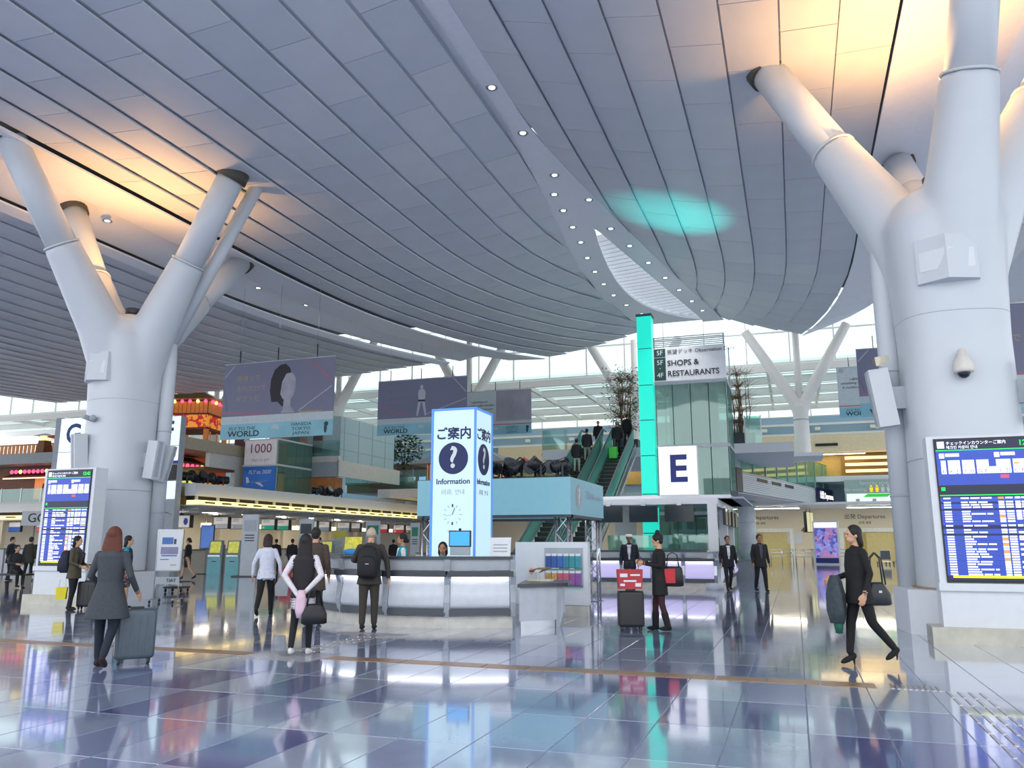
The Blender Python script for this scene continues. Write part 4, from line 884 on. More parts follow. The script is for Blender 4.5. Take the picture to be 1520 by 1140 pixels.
# hanging airline signs
sg_cols = [(271, 770, 'w', None), (328, 775, 'g', '#a9adb6'), (352, 777, 'g', '#a9adb6'), (398, 776, 't', '#1aa588'), (419, 777, 't', '#1aa588'), (461, 778, 't', '#1a8a5a'), (480, 778, 'b', '#8796a8'), (510, 779, 'b', '#8796a8'), (526, 780, 'k', '#6a675f'), (567, 782, 'r', '#cc3b3b'), (592, 783, 'r', '#cc3b3b'), (610, 784, 'k', '#6a675f')]
SGW = mat('sign_white_face', '#e9e3de', .5, emit=.25)
for i, (px, py, k, c) in enumerate(sg_cols):
    p = atV(px, py, -28.0); nm = {'w': 'white airline sign with a blue globe', 'g': 'white and grey airline sign', 't': 'white and green airline sign', 'b': 'white and slate blue airline sign', 'k': 'white and brown airline sign', 'r': 'white and red airline sign'}[k]
    cnt_ = sum(1 for z_ in sg_cols[:i] if z_[2] == k); nm2 = ['first ', 'second ', 'third '][cnt_]+nm+' from the kiosks' if sum(1 for z_ in sg_cols if z_[2] == k) > 1 else nm+' by the easel column'
    t = thing('airline_sign', nm2+' under the check-in canopy', 'sign', (p.x, p.y, 2.2), 0, nm+' row')
    MB().box(-.45, 0, 0, .45, .25, .6).build('cabinet', BLACK, t); MB().box(-.42, -.02, .25, .42, 0, .58).build('white_face', SGW, t)
    if c: MB().box(-.42, -.02, .02, .42, 0, .25).build('colour_face', mat('sign_'+k, c, .5, emit=.25), t)
    else:
        MB().box(-.42, -.02, .02, .42, 0, .25).build('white_face', SGW, t); g = MB(); disc(g, .22, .3, .13, .17, -.03); g.build('globe_mark', mat('globe_blue', '#2c4fc0', .5), t)
    if c:
        for z in (.42, .5): MB().box(-.3, -.025, z, .12, -.02, z+.03).build('printed_line', GREY, t)
        MB().box(-.36, -.025, .08, -.22, -.02, .19).build('mark', WHITE, t)
    for s in (-.25, .25): MB().tube([(s, .12, .6), (s, .12, .96)], .02, 6).build('hanger', STEEL, t)
for i, px in enumerate((305, 383, 440, 492, 538, 577)):
    p = atV(px, 779, -29.5); t = MB().box(-.3, 0, 0, .3, .1, .22).build('bright_lamp_panel', glow('panel_warm', '#fff2d0', 3), None, (p.x, p.y, 2.3), label='small bright lamp panel between airline signs', category='lamp', group='bright lamp panels among airline signs')
    MB().tube([(0, .05, .22), (0, .05, .86)], .02, 6).build('hanger', STEEL, t)
# kiosks, totems
KT = mat('kiosk_teal', '#84cdd4', .4); KG = mat('kiosk_grey', '#8c949b', .4)
def kiosk(px, py, label, V=None, rz=.45):
    p = gz(px, py); t = thing('checkin_kiosk', label, 'kiosk', (p.x, p.y, 0), rz)
    MB().box(-.3, -.28, 0, .3, .3, .85).build('lower_body', KT, t); MB().box(.3, -.26, 0, .36, .34, 1.4).build('side_panel', KG, t)
    MB().add([(-.3,-.28,.85),(.3,-.28,.85),(.3,.3,.85),(-.3,.3,.85),(-.3,.0,1.6),(.3,.0,1.6),(.3,.3,1.6),(-.3,.3,1.6)], [(4,5,6,7),(0,1,5,4),(1,2,6,5),(2,3,7,6),(3,0,4,7)]).build('upper_body', KG, t)
    MB().slab([(-.24, -.22, 1.02), (.24, -.22, 1.02), (.24, -.01, 1.54), (-.24, -.01, 1.54)], (0, -.015, .005)).build('screen', mat('kiosk_screen', '#c9c95a', .3, emit=.45, noise=.25, scale=8), t)
    MB().box(-.28, -.36, .84, .28, -.2, .92).build('tray', STEEL, t); MB().box(-.1, -.29, .6, .1, -.28, .64).build('slot', DGREY, t)
kiosk(318, 853, 'turquoise self check-in kiosk next to the blue screen stand'); kiosk(345, 853, 'turquoise self check-in kiosk next to the grey totem'); kiosk(484, 850, 'turquoise self check-in kiosk by the uniformed guard')
def totem(px, py, label, hgt, w, band, rz=.3):
    p = gz(px, py); t = thing('direction_totem', label, 'sign', (p.x, p.y, 0), rz)
    MB().box(-w/2, -.1, .05, w/2, .1, hgt).build('panel', mat('totem_grey', '#c2cad1', .35), t); MB().box(-w/2-.3, -.3, 0, w/2+.3, .3, .05).build('base', DGREY, t)
    MB().box(-w/2+.08, -.11, hgt-.75, w/2-.08, -.1, hgt-.25).build('sign_face', band, t)
    for k in range(3): MB().box(-w*.3, -.112, hgt-.95-.12*k, w*.3, -.1, hgt-.9-.12*k).build('printed_line', DGREY, t)
totem(368, 856, 'tall grey totem beside the turquoise kiosks', 2.75, .72, mat('totem_pale', '#aeb7bf', .4)); totem(452, 850, 'grey totem with a black pictogram panel', 2.7, .72, DGREY)
totem(552, 846, 'slim totem with green panel behind the backpacker', 2.7, .8, mat('totem_green', '#1f8a70', .4)); totem(615, 846, 'slim totem with green panel beside the truss', 2.6, .5, mat('totem_green', '#1f8a70', .4))
p = gz(304, 852); t = thing('screen_stand', 'upright blue display screen on a stand by the kiosks', 'display', (p.x, p.y, 0), .35)
MB().box(-.33, -.05, 1.2, .33, .05, 2.35).build('frame', BLACK, t); MB().box(-.3, -.06, 1.24, .3, -.05, 2.31).build('screen', mat('stand_blue', '#5c7fc4', .3, emit=.5, noise=.1), t)
MB().box(-.05, 0, .03, .05, .06, 1.2).build('pole', STEEL, t); MB().box(-.35, -.25, 0, .35, .25, .03).build('base', DGREY, t)
p = gz(503, 848); t = thing('notice_totem', 'notice stand with yellow header behind the kiosk', 'sign', (p.x, p.y, 0), .3)
MB().box(-.35, -.04, .1, .35, .04, 2.15).build('panel', mat('notice_pale', '#b8bfbd', .5, noise=.2, scale=9), t); MB().box(-.35, -.05, 1.75, .35, -.04, 2.15).build('header', mat('map_yellow2', '#d3cb52', .5), t); MB().box(-.4, -.2, 0, .4, .2, .1).build('base', DGREY, t)
# ---------------------------------------------------------------- letter signs G and F
def letter_totem(letter, label, x0, x1, U, z0, z1, sub):
    t = thing('letter_sign', label, 'sign', ((x0+x1)/2, U, 0)); w = x1-x0
    MB().box(-w/2, .0, 0, w/2, .35, z1).build('cabinet', GREY, t); MB().box(-w/2-.3, 0, 0, -w/2, .5, z1+.05).build('side_fin', mat('fin_grey', '#8d95a0', .45), t)
    MB().box(-w/2+.02, -.02, z0+sub, w/2-.02, 0, z1).build('lit_face', glow('sign_aqua', '#d6f4fb', 1.0), t); MB().box(-w/2+.02, -.02, z0, w/2-.02, 0, z0+sub-.04).build('lit_face', glow('sign_lilac', '#e6ebfb', 1.0), t)
    MB().box(-w/2, -.02, z0-.14, w/2, 0, z0-.02).build('blue_foot', mat('sign_blue_foot', '#20309a', .4, emit=.2), t)
    text('letter', letter, 1.15, NAVY, t, (0, -.03, (z0+sub+z1)/2), bold=.03); return t
letter_totem('G', 'glowing letter G sign standing behind the flight board', -29.25, -27.7, 26, 4.5, 6.66, .75)
ft = letter_totem('F', 'glowing letter F sign behind the drain pipe of the easel column', -27.75, -26.5, 30, 5.2, 7.25, .7)
MB().box(-.6, -.02, 4.3, .6, 0, 5.0).build('black_panel', BLACK, ft); MB().box(-.6, -.02, 3.45, .6, 0, 4.25).build('lit_face', glow('sign_aqua', '#d6f4fb', 1.0), ft)
m_ = MB(); disc(m_, .3, 5.5, .2, .25, -.03); m_.build('red_mark', mat('red_mark', '#d8365a', .5), ft)
gs = thing('hanging_letter_sign', 'grey hanging G counter sign left of the flight board', 'sign', tuple(atD(52, 768, 45)), .3)
MB().box(-.75, 0, -.45, .75, .1, .35).build('panel', mat('panel_pale', '#c6cbd0', .5), gs); text('letter', 'GC', .7, INK, gs, (.1, -.02, -.05)); MB().tube([(0, .05, -gs.location.z), (0, .05, -.45)], .04, 8).build('pole', STEEL, gs)
# ---------------------------------------------------------------- flight information boards
SCR = mat('board_navy', '#0e1850', .25, emit=.4); SCRL = mat('board_blue', '#2c47a8', .25, emit=.45); SCRH = mat('board_header', '#141a3c', .25, emit=.25)
SCW = glow('board_text', '#f1f3ff', 1.3); SCG = glow('board_green', '#19e24c', 1.2); SCY = glow('board_yellow', '#e6ee17', 1.1); SCO = glow('board_orange', '#ff9a2a', 1.1); SCP = mat('board_pale', '#c3cdf4', .3, emit=.75)
def flight_board(label, x0, U, z0, z1, w=1.4):
    t = thing('flight_board', label, 'flight board', (x0, U, 0)); h = z1-z0
    MB().box(-.12, .02, 0.0, w+.12, .4, z1+.06).build('cabinet', WHITE, t); MB().box(-.02, -.0, z0-.04, w+.02, .03, z1+.02).build('bezel', BLACK, t)
    MB().box(-.3, -.1, 0, w+.3, .5, .24).build('plinth', mat('plinth_steel', '#b9b5a8', .3, .3, noise=.1), t); MB().box(-.14, -.03, z0-.16, w+.14, .1, z0-.05).build('lower_lip', WHITE, t)
    s = MB(); y = -.004
    def q(a, b, c, d, m, yy=y): s.add([(a*w, yy, z1-b*h), (c*w, yy, z1-b*h), (c*w, yy, z1-d*h), (a*w, yy, z1-d*h)], [(3, 2, 1, 0)], m)
    q(0, 0, 1, 1, 0); q(0, 0, 1, .075, 2, y-.001); q(0, .08, 1, .33, 1, y-.001); q(0, .33, 1, .40, 2, y-.001); q(0, .40, 1, .407, 4, y-.002); q(0, .074, 1, .08, 4, y-.002)
    q(.02, .012, .09, .062, 3, y-.002)
    for a, b in ((.04, .09), (.11, .23), (.25, .37), (.39, .51), (.58, .72), (.74, .86), (.88, .98)): q(a, .15, b, .25, 8, y-.002); q(a, .205, b, .245, 3, y-.003)
    q(.5, .2, .72, .25, 8, y-.002); q(.75, .175, .8, .187, 6, y-.004); q(.61, .262, .69, .285, 7, y-.003); q(.02, .345, .06, .37, 4, y-.003)
    r = random.Random(5)
    for a in (.03, .57): q(a, .1, a+.05, .135, 3, y-.003); q(a+.06, .1, a+.2, .125, 8, y-.003)
    row = .418; k = 0
    while row < .955:
        if k % 2 == 0: q(0, row, 1, row+.034, 1, y-.001)
        q(.03, row+.002, .1, row+.012, 3, y-.002)
        a = .2
        for _ in range(r.randrange(1, 4)):
            b = a+r.uniform(.06, .14); q(a, row+.002, min(b, .5), row+.012, 3, y-.002); a = b+.015
        q(.56, row, .615, row+.014, r.choice([3, 3, 3, 8, 6]), y-.002); q(.63, row+.001, .7, row+.012, 3, y-.002)
        if r.random() < .6: q(.72, row, .77, row+.014, 3, y-.002); q(.78, row+.001, .85, row+.012, 3, y-.002)
        q(.87, row+.002, .98, row+.012, 5 if r.random() < .08 else 3, y-.002)
        row += .0175 if r.random() < .75 else .03; k += 1
    q(.05, .968, .96, .985, 5, y-.003)
    sc_ = s.build('screen', [SCR, SCRL, SCRH, SCW, SCG, SCY, SCO, mat('board_red', '#e0485a', .4, emit=.8), SCP], t)
    text('lettering', 'チェックインカウンターご案内', .062, SCW, sc_, (.15, y-.004, z1-.028*h), align='LEFT', sx=.95); text('lettering', '체크인 카운터 안내', .055, SCW, sc_, (.15, y-.004, z1-.058*h), align='LEFT')
    text('clock_digits', '12:42', .11, SCG, sc_, (w-.02, y-.004, z1-.038*h), align='RIGHT', bold=.003)
    for i, (a, ch) in enumerate(zip((.065, .14, .2, .28, .34, .42, .48, .62, .69, .77, .83), 'LKJIHGFEDCB')): text('zone_letter', ch, .075, NAVY, sc_, (a*w, y-.006, z1-.232*h))
    return t
flight_board('large flight information board on the column with the dome camera', 2.16, 14.1, .93, 3.06)
flight_board('flight information board beside the easel column', -17.8, 15.6, .97, 3.26)
# easel
ez = thing('notice_easel', 'white notice easel on castors with a TIAT plate', 'easel', (-15.05, 17.0, 0), .32)
MB().box(-.3, -.02, .8, .3, .02, 1.8).build('board', WHITE, ez)
for a in ((-.32, .78, .32, .81), (-.32, 1.79, .32, 1.82), (-.33, .78, -.3, 1.82), (.3, .78, .33, 1.82)): MB().box(a[0], -.03, a[1], a[2], .03, a[3]).build('frame_bar', STEEL, ez)
for s in (-.29, .29):
    MB().tube([(s, 0, .1), (s, 0, .8)], .016, 8).build('leg', STEEL, ez); MB().tube([(s, -.3, .1), (s, .3, .1)], .018, 8).build('foot', STEEL, ez)
    for y in (-.28, .28): MB().ell((s, y, .045), (.025, .045, .045)).build('castor', BLACK, ez)
MB().box(-.3, -.02, .46, .3, 0, .64).build('plate', mat('plate_grey', '#aeb6bd', .4), ez); text('lettering', 'TIAT', .12, INK, ez, (.1, -.03, .55))
for a, b, c, d, m in ((-.2, 1.45, .08, 1.62, mat('print_blue', '#4a74b8', .5)), (-.22, 1.2, .22, 1.38, mat('print_lilac', '#8b8ba8', .5)), (-.2, 1.15, .2, 1.18, mat('print_blue', '#4a74b8', .5)), (-.22, 1.06, 0, 1.08, mat('print_blue', '#4a74b8', .5)), (.1, 1.45, .16, 1.58, DGREY), (.05, .92, .2, .95, GREY)): MB().box(a, -.026, b, c, -.02, d).build('printed_block', m, ez)
rp = thing('equipment_rack', 'low black wheeled rack behind the notice easel', 'cart', tuple(gz(262, 879)), .2)
MB().box(-.3, -.25, .12, .3, .25, .17).build('deck', DGREY, rp); MB().box(-.3, -.25, .3, .3, .25, .33).build('deck', BLACK, rp)
for a in (-.25, .25):
    for b in (-.2, .2): MB().ell((a, b, .06), (.03, .06, .06)).build('castor', BLACK, rp); MB().tube([(a, b, .1), (a, b, .34)], .02, 6).build('post', STEEL, rp)
pp = thing('potted_palm', 'dark leafy palm half hidden behind the easel column', 'plant', tuple(Vector((atD(229, 800, 24.6).x, atD(229, 800, 24.6).y, 0)))); r = random.Random(3)
MB().lathe([(.2, 0), (.28, .45), (.25, .45)], seg=16).build('pot', DGREY, pp); lf = MB()
for k in range(26):
    a = r.random()*2*PI; L_ = r.uniform(.6, 1.0); z = .6+k*.075; d = Vector((math.cos(a), math.sin(a), .5)); s = d.cross(Vector((0, 0, 1))).normalized()*.05
    b = Vector((0, 0, z)); lf.add([b-s*.3, b+d*L_*.5+s+Vector((0, 0, .1)), b+d*L_-Vector((0, 0, .2)), b+d*L_*.5-s+Vector((0, 0, .1))], [(0, 1, 2, 3)])
lf.tube([(0, 0, .4), (.03, 0, 2.5)], .03, 6); lf.build('foliage', LEAF, pp, kind='stuff')
# ================================================================ left upper storeys behind the check-in canopy
PAR = mat('parapet_white', '#d9d6d0', .5); LG_ = mat('lantern_pink', '#ff5a86', .5, emit=1.4); LY = mat('lantern_yellow', '#ffe58a', .5, emit=1.6)
SHOPW = mat('shop_red_glow', '#a5452a', .5, emit=.3, noise=.2, scale=3); SHOPG = glow('shop_glow', '#ffb347', .9); TILEK = mat('roof_tile_grey', '#5e6468', .6)  # the red wall glows to stand in for warm shop light
st = struct('wall_left', MB().box(-40, 40, 0, -37.5, 47, 7.0), mat('storey_wall', '#c8a884', .6), label='upper shop storey block behind the check-in canopy')
struct('floor_upper_left', MB().box(-41, 38.6, 7.0, -33.9, 47.5, 7.7), mat('tan_fascia', '#b7a890', .5), label='tan edge of the top storey under the festival tower')
struct('floor_middle_left', MB().box(-40, 37.4, 4.2, -33.2, 60, 4.9), PAR, label='middle storey floor behind the check-in canopy')
ws = thing('corner_shop', 'shop with tiled eave and pink lanterns on the middle storey', 'shop', (0, 0, 0))
MB().box(-37.5, 40, 4.9, -37.3, 47, 7.0).build('shop_front', SHOPW, ws); MB().box(-37.28, 40.6, 4.95, -37.2, 42.0, 5.8).build('lit_window', SHOPG, ws); MB().box(-37.28, 42.4, 4.95, -37.2, 43.9, 5.8).build('lit_window', glow('shop_lime', '#d7e05a', .9), ws)
MB().slab([(-37.3, 39.8, 6.9), (-36.2, 39.8, 6.45), (-36.2, 43.6, 6.45), (-37.3, 43.6, 6.9)], (0, 0, .08)).build('tiled_eave', TILEK, ws)
MB().box(-36.3, 39.8, 6.0, -36.2, 43.6, 6.1).build('beam', WOOD, ws)
for k in range(8): MB().ell((-36.15, 40.0+.45*k, 6.28), (.12, .12, .15)).build('lantern', LY if k % 5 == 2 else LG_, ws)
MB().box(-34.3, 41.2, 6.1, -34, 44.6, 7.0).build('white_wall', PAR, ws); MB().box(-34.3, 43.7, 4.9, -34, 44.6, 6.1).build('white_pier', PAR, ws); MB().box(-36.5, 40.8, 5.95, -34.05, 43.7, 6.1).build('brown_awning', mat('awning_brown', '#6f4a2c', .5), ws); MB().box(-37.19, 44.0, 4.95, -37.1, 46.8, 5.9).build('lit_interior', glow('shop_amber', '#e08a3a', .7), ws)
for grp, lb, pts in (('stage spotlights at the near end of the check-in canopy', 'black stage spotlight on the check-in canopy before the lantern lit corner shop', (277, 286, 296)),
                     ('stage spotlights before the lime window', 'black stage spotlight on the check-in canopy before the lime lit window', (308, 316)),
                     ('single stage spotlight', 'lone black stage spotlight on the check-in canopy before the white wall', (331,)),
                     ('stage spotlights by the aqua panel', 'black stage spotlight in the row on the check-in canopy before the amber shop', (470, 478, 486, 494, 502))):
    for i, px in enumerate(pts):
        p = atV(px, 722, -27.0); stage_light(lb, (p.x, p.y, 4.2), .6*((i*7) % 5)-.9, .3*(i % 3), 1.5, grp)
# festival tower
fx = thing('festival_tower', 'orange lantern lit festival tower with gold patterned red panels', 'tower', (-36.9, 43.2, 7.7), .25)
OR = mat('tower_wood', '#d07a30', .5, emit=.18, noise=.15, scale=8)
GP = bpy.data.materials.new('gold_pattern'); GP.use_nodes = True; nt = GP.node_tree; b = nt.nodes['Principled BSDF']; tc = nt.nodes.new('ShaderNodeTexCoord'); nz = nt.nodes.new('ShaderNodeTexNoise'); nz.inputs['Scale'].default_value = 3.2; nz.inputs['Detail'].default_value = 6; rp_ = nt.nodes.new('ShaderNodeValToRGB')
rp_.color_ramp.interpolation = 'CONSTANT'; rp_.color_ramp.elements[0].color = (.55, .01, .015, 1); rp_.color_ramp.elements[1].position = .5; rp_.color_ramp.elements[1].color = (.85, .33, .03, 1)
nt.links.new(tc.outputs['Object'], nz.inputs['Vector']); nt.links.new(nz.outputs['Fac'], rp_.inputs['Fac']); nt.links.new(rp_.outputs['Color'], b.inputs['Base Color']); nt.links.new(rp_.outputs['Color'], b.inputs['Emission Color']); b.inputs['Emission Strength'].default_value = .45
for x in (-1.35, 1.35):
    for y in (-1.35, 1.35): MB().box(x-.13, y-.13, 0, x+.13, y+.13, 1.0).build('post', OR, fx)
for rz in range(4): MB().box(-1.4, -1.42, .95, 1.4, -1.38, 1.9).build('patterned_panel', GP, fx, (0, 0, 0), rz*PI/2)
for rz in range(4):
    for z in (.95, 1.88): MB().box(-1.5, -1.5, z, 1.5, -1.4, z+.1).build('red_rail', mat('tower_red', '#8e1f1c', .5), fx, (0, 0, 0), rz*PI/2)
    for k in range(10): MB().box(-1.4+.28*k, -1.46, 2.0, -1.16+.28*k, -1.4, 2.75).build('timber_board', OR, fx, (0, 0, 0), rz*PI/2)
    for k in range(6): MB().ell((-1.3+.52*k, -1.62, 2.72), (.11, .11, .12)).build('lantern', LY if k % 3 == 1 else LG_, fx, (0, 0, 0), rz*PI/2)
MB().box(-1.35, -1.35, .95, 1.35, 1.35, 2.8).build('core', mat('tower_dark', '#5a2415', .6), fx)
MB().loft([[(-2.0, -2.0, 2.85), (2.0, -2.0, 2.85), (2.0, 2.0, 2.85), (-2.0, 2.0, 2.85)], [(-.7, -.7, 3.5), (.7, -.7, 3.5), (.7, .7, 3.5), (-.7, .7, 3.5)]], smooth=False).build('roof', mat('roof_copper', '#b98d62', .5), fx)
for k in range(5): MB().box(-1.9, -1.9+k*.95, .0, -1.84, -1.84+k*.95, .7).build('fence_post', OR, fx); MB().box(1.84, -1.9+k*.95, .0, 1.9, -1.84+k*.95, .7).build('fence_post', OR, fx)
vb = MB().box(-.5, 0, 0, .5, .05, 2.6).build('vertical_banner', mat('banner_plum', '#6a4b58', .6), None, (-34.6, 45.0, 7.75), .25, label='narrow plum banner beside the festival tower', category='banner')
MB().box(.2, -.01, .3, .35, 0, 2.3).build('white_stripe', WHITE, vb)
# advert lift block
al = thing('advert_lift_block', 'glass lift block with days to go and blue aircraft adverts', 'lift tower', (0, 0, 0))
MB().box(-33.6, 44.1, 4.2, -31.1, 47.9, 8.1).build('core', mat('lift_pale', '#b4c6c4', .4, noise=.15, scale=2), al)
for z in (4.2, 6.35, 8.0): MB().box(-33.7, 44.0, z, -31.0, 47.9, z+.1).build('band', WHITE, al)
for z0, z1 in ((4.3, 6.3), (6.45, 8.0)):
    for k in range(4): MB().box(-31.08, 44.15+.97*k, z0, -31.04, 45.08+.97*k, z1).build('glass_pane', LG, al)
MB().box(-33.55, 43.98, 6.45, -31.15, 44.06, 8.0).build('white_advert', mat('advert_white', '#e6e0e4', .5, emit=.1), al); text('digits', '1000', .85, mat('maroon_digits', '#8c2f44', .5), al, (-32.35, 43.96, 7.45), bold=-.004, sx=1.05); text('lettering', 'days to go!', .3, GREY, al, (-32.3, 43.96, 6.75))
MB().box(-33.55, 43.98, 4.3, -31.15, 44.06, 6.3).build('blue_advert', mat('advert_blue', '#1c63b8', .5, emit=.15, noise=.2, scale=.8), al); text('lettering', 'FLY to 2020', .34, WHITE, al, (-32.3, 43.96, 5.95), shear=.2, bold=.006)
pl = MB(); pl.tube([(-33.2, 43.95, 5.2), (-33.0, 43.95, 5.3), (-31.9, 43.95, 5.35), (-31.6, 43.95, 5.4)], [.03, .11, .12, .02], 10, sx=.15); pl.add([(-32.6, 43.94, 5.28), (-32.2, 43.94, 5.28), (-31.9, 43.94, 5.02), (-32.05, 43.94, 5.02)], [(3, 2, 1, 0)]); pl.add([(-33.25, 43.94, 5.25), (-33.0, 43.94, 5.3), (-33.15, 43.94, 5.65), (-33.3, 43.94, 5.65)], [(0, 1, 2, 3)]); pl.build('aircraft_print', WHITE, al)
# stepped parapets and pale blue block
pb = struct('wall_pale_block', MB().box(-35, 48.5, 6.7, -29.2, 56.5, 10.1), mat('pale_aqua_wall', '#b5cdd4', .5, noise=.04), label='pale blue upper block right of the advert lift')
for z in (7.8, 9.0): MB().box(-29.22, 48.5, z, -29.18, 56.5, z+.03).build('joint', GREY, pb)
for k in range(4): MB().box(-29.22, 49+2*k, 6.7, -29.18, 49.03+2*k, 10.1).build('joint', GREY, pb)
MB().box(-31.3, 48.4, 7.6, -30.6, 48.5, 9.5).build('door_recess', mat('brown_door', '#5b4a42', .5), pb)
sp_ = struct('wall_parapet', MB().box(-34.5, 48.0, 6.9, -31.6, 48.45, 7.9), PAR, label='stepped white parapets right of the advert lift')
MB().box(-31.6, 48.0, 6.9, -29.0, 48.45, 7.3).build('step', PAR, sp_); MB().box(-34.5, 48.0, 5.9, -29.0, 48.6, 6.9).build('grey_band', GREY, sp_); MB().box(-29.05, 48.0, 5.9, -28.9, 57, 7.0).build('return', PAR, sp_)
MB().box(-31.6, 48.05, 7.2, -29.1, 48.08, 8.4).build('glass_panel', GLASSB, sp_); MB().box(-34.5, 48.05, 7.9, -31.6, 48.08, 8.9).build('glass_panel', GLASSB, sp_)
MB().box(-34, 48.6, 4.9, -29.5, 49.5, 5.9).build('orange_shop', mat('amber_shop_glow', '#8a5a34', .5, emit=.25, noise=.35, scale=2.5), sp_); MB().box(-33.2, 47.9, 4.9, -32.2, 48, 6.2).build('aqua_panel', mat('aqua_panel', '#9fc7c8', .4), sp_)  # shop box glows in a mottled colour in place of lit windows
MB().box(-27.4, 55.5, 4.2, -26.4, 57, 4.6).build('ac_box', PAR, sp_); MB().box(-30, 52, 4.2, -26.6, 53.5, 4.55).build('ac_box', PAR, sp_)
# terrace restaurant with red parasols
tr = struct('floor_terrace', MB().box(-34, 57.6, 5.4, -13, 66, 6.1), mat('terrace_grey', '#aeb9bf', .5), label='terrace floor with restaurant and red parasols')
MB().box(-34, 65, 6.1, -24, 65.2, 8.4).build('dark_wall', mat('terrace_dark', '#3a2a24', .6), tr); MB().box(-24.5, 62, 6.1, -14, 62.2, 7.4).build('lit_wall', mat('terrace_tan', '#caa870', .6, emit=.12), tr)
MB().box(-34, 57.5, 5.4, -13, 57.6, 6.2).build('glass_edge', GLASSG, tr)
for k in range(14): MB().box(-34+1.5*k, 57.52, 6.1, -32.55+1.5*k, 57.55, 7.1).build('glass_panel', GLASSB, tr); MB().box(-34.03+1.5*k, 57.5, 6.1, -33.98+1.5*k, 57.56, 7.15).build('post', STEEL, tr)
for k in range(5): MB().box(-28.6+.55*k, 61.9, 6.4, -28.2+.55*k, 62, 6.95).build('lit_lamp', glow('lamp_amber', '#ffc66a', 2), tr)
for k in range(3): MB().box(-33+1.0*k, 64.9, 6.9, -32.4+1.0*k, 65, 7.2).build('blue_sign', glow('blue_glow', '#9fc4ff', 1.2), tr)
def parasol(loc, label, r0=1.15):
    t = thing('parasol', label, 'parasol', loc, 0, 'red parasols on the terrace')
    MB().lathe([(r0, 1.3), (r0*.98, 1.34), (.03, 1.85), (.02, 1.95)], seg=16).build('canopy', mat('parasol_red', '#cf3540', .6), t); MB().tube([(0, 0, 0), (0, 0, 1.9)], .03, 8).build('pole', WOOD, t)
    for k in range(8): MB().bar((0, 0, 1.5), (r0*.95*math.cos(k*PI/4), r0*.95*math.sin(k*PI/4), 1.3), .02).build('rib', WOOD, t)
for px, U in ((545, 58.9), (565, 61.4), (582, 63.9)): p = atU(px, 706, U); parasol((p.x, U, 6.1), 'red paper parasol on the terrace left of the leafy tree')
p1_ = atU(778, 700, 59.2); parasol((p1_.x, 59.2, 6.1), 'red paper parasol behind the stage spotlights of the pale blue canopy'); p1_ = atU(826, 700, 60); parasol((p1_.x, 60, 6.1), 'red paper parasol behind the stage spotlights of the pale blue canopy')
def leafy_tree(label, loc, hgt, cr):
    t = thing('terrace_tree', label, 'tree', loc); r = random.Random(9); st = MB(); lf = MB()
    MB().box(-.6, -.6, 0, .6, .6, .5).build('planter', GREY, t)
    for k in range(3): a = k*2.1; st.tube([(0, 0, .3), (.15*math.cos(a), .15*math.sin(a), hgt*.4), (.5*math.cos(a), .5*math.sin(a), hgt*.8)], [.07, .05, .02], 6)
    for k in range(900):
        d = Vector((r.gauss(0, 1), r.gauss(0, 1), r.gauss(0, 1))).normalized(); c = Vector((d.x*cr[0], d.y*cr[0], hgt*.7+d.z*cr[1]))*1.0; c = Vector((0, 0, hgt*.7)).lerp(c, r.uniform(.45, 1)); e = Vector((r.uniform(-1, 1), r.uniform(-1, 1), r.uniform(-.6, .4)))*.22; s = e.cross(Vector((.2, .1, 1)))*.5
        lf.add([c-e, c+s, c+e, c-s], [(0, 1, 2, 3)])
    st.build('trunk', mat('bark', '#6e5a40', .8), t); lf.build('foliage', LEAF, t, kind='stuff')
p = atU(600, 712, 58.6); leafy_tree('leafy green tree on the terrace beside the red parasols', (p.x, 58.6, 6.1), 3.9, (1.7, 1.6))
eh = thing('eaved_pavilion', 'wooden pavilion with grey eaves and warm lit side left of the escalators', 'pavilion', (-21.5, 53, 5.1))
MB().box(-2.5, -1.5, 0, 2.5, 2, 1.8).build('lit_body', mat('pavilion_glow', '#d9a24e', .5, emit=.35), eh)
MB().loft([[(-3.6, -2.4, 1.75), (3.6, -2.4, 1.75), (3.6, 2.6, 1.75), (-3.6, 2.6, 1.75)], [(-1.2, -.4, 2.9), (1.2, -.4, 2.9), (1.2, .6, 2.9), (-1.2, .6, 2.9)]], smooth=False).build('roof', mat('pavilion_roof', '#77777c', .6), eh)
for k in range(9): MB().box(-2.4+.6*k, -1.6, 0, -2.3+.6*k, -1.5, 1.75).build('post', WOOD, eh)
for k in range(14): MB().box(-3.2+.22*k, 3.2, 2.2, -3.08+.22*k, 3.3, 4.4).build('wood_slat', WOOD, eh)
struct('floor_pavilion', MB().box(-27, 50, 4.5, -14.5, 57.4, 5.1), PAR, label='middle storey floor under the wooden pavilion')
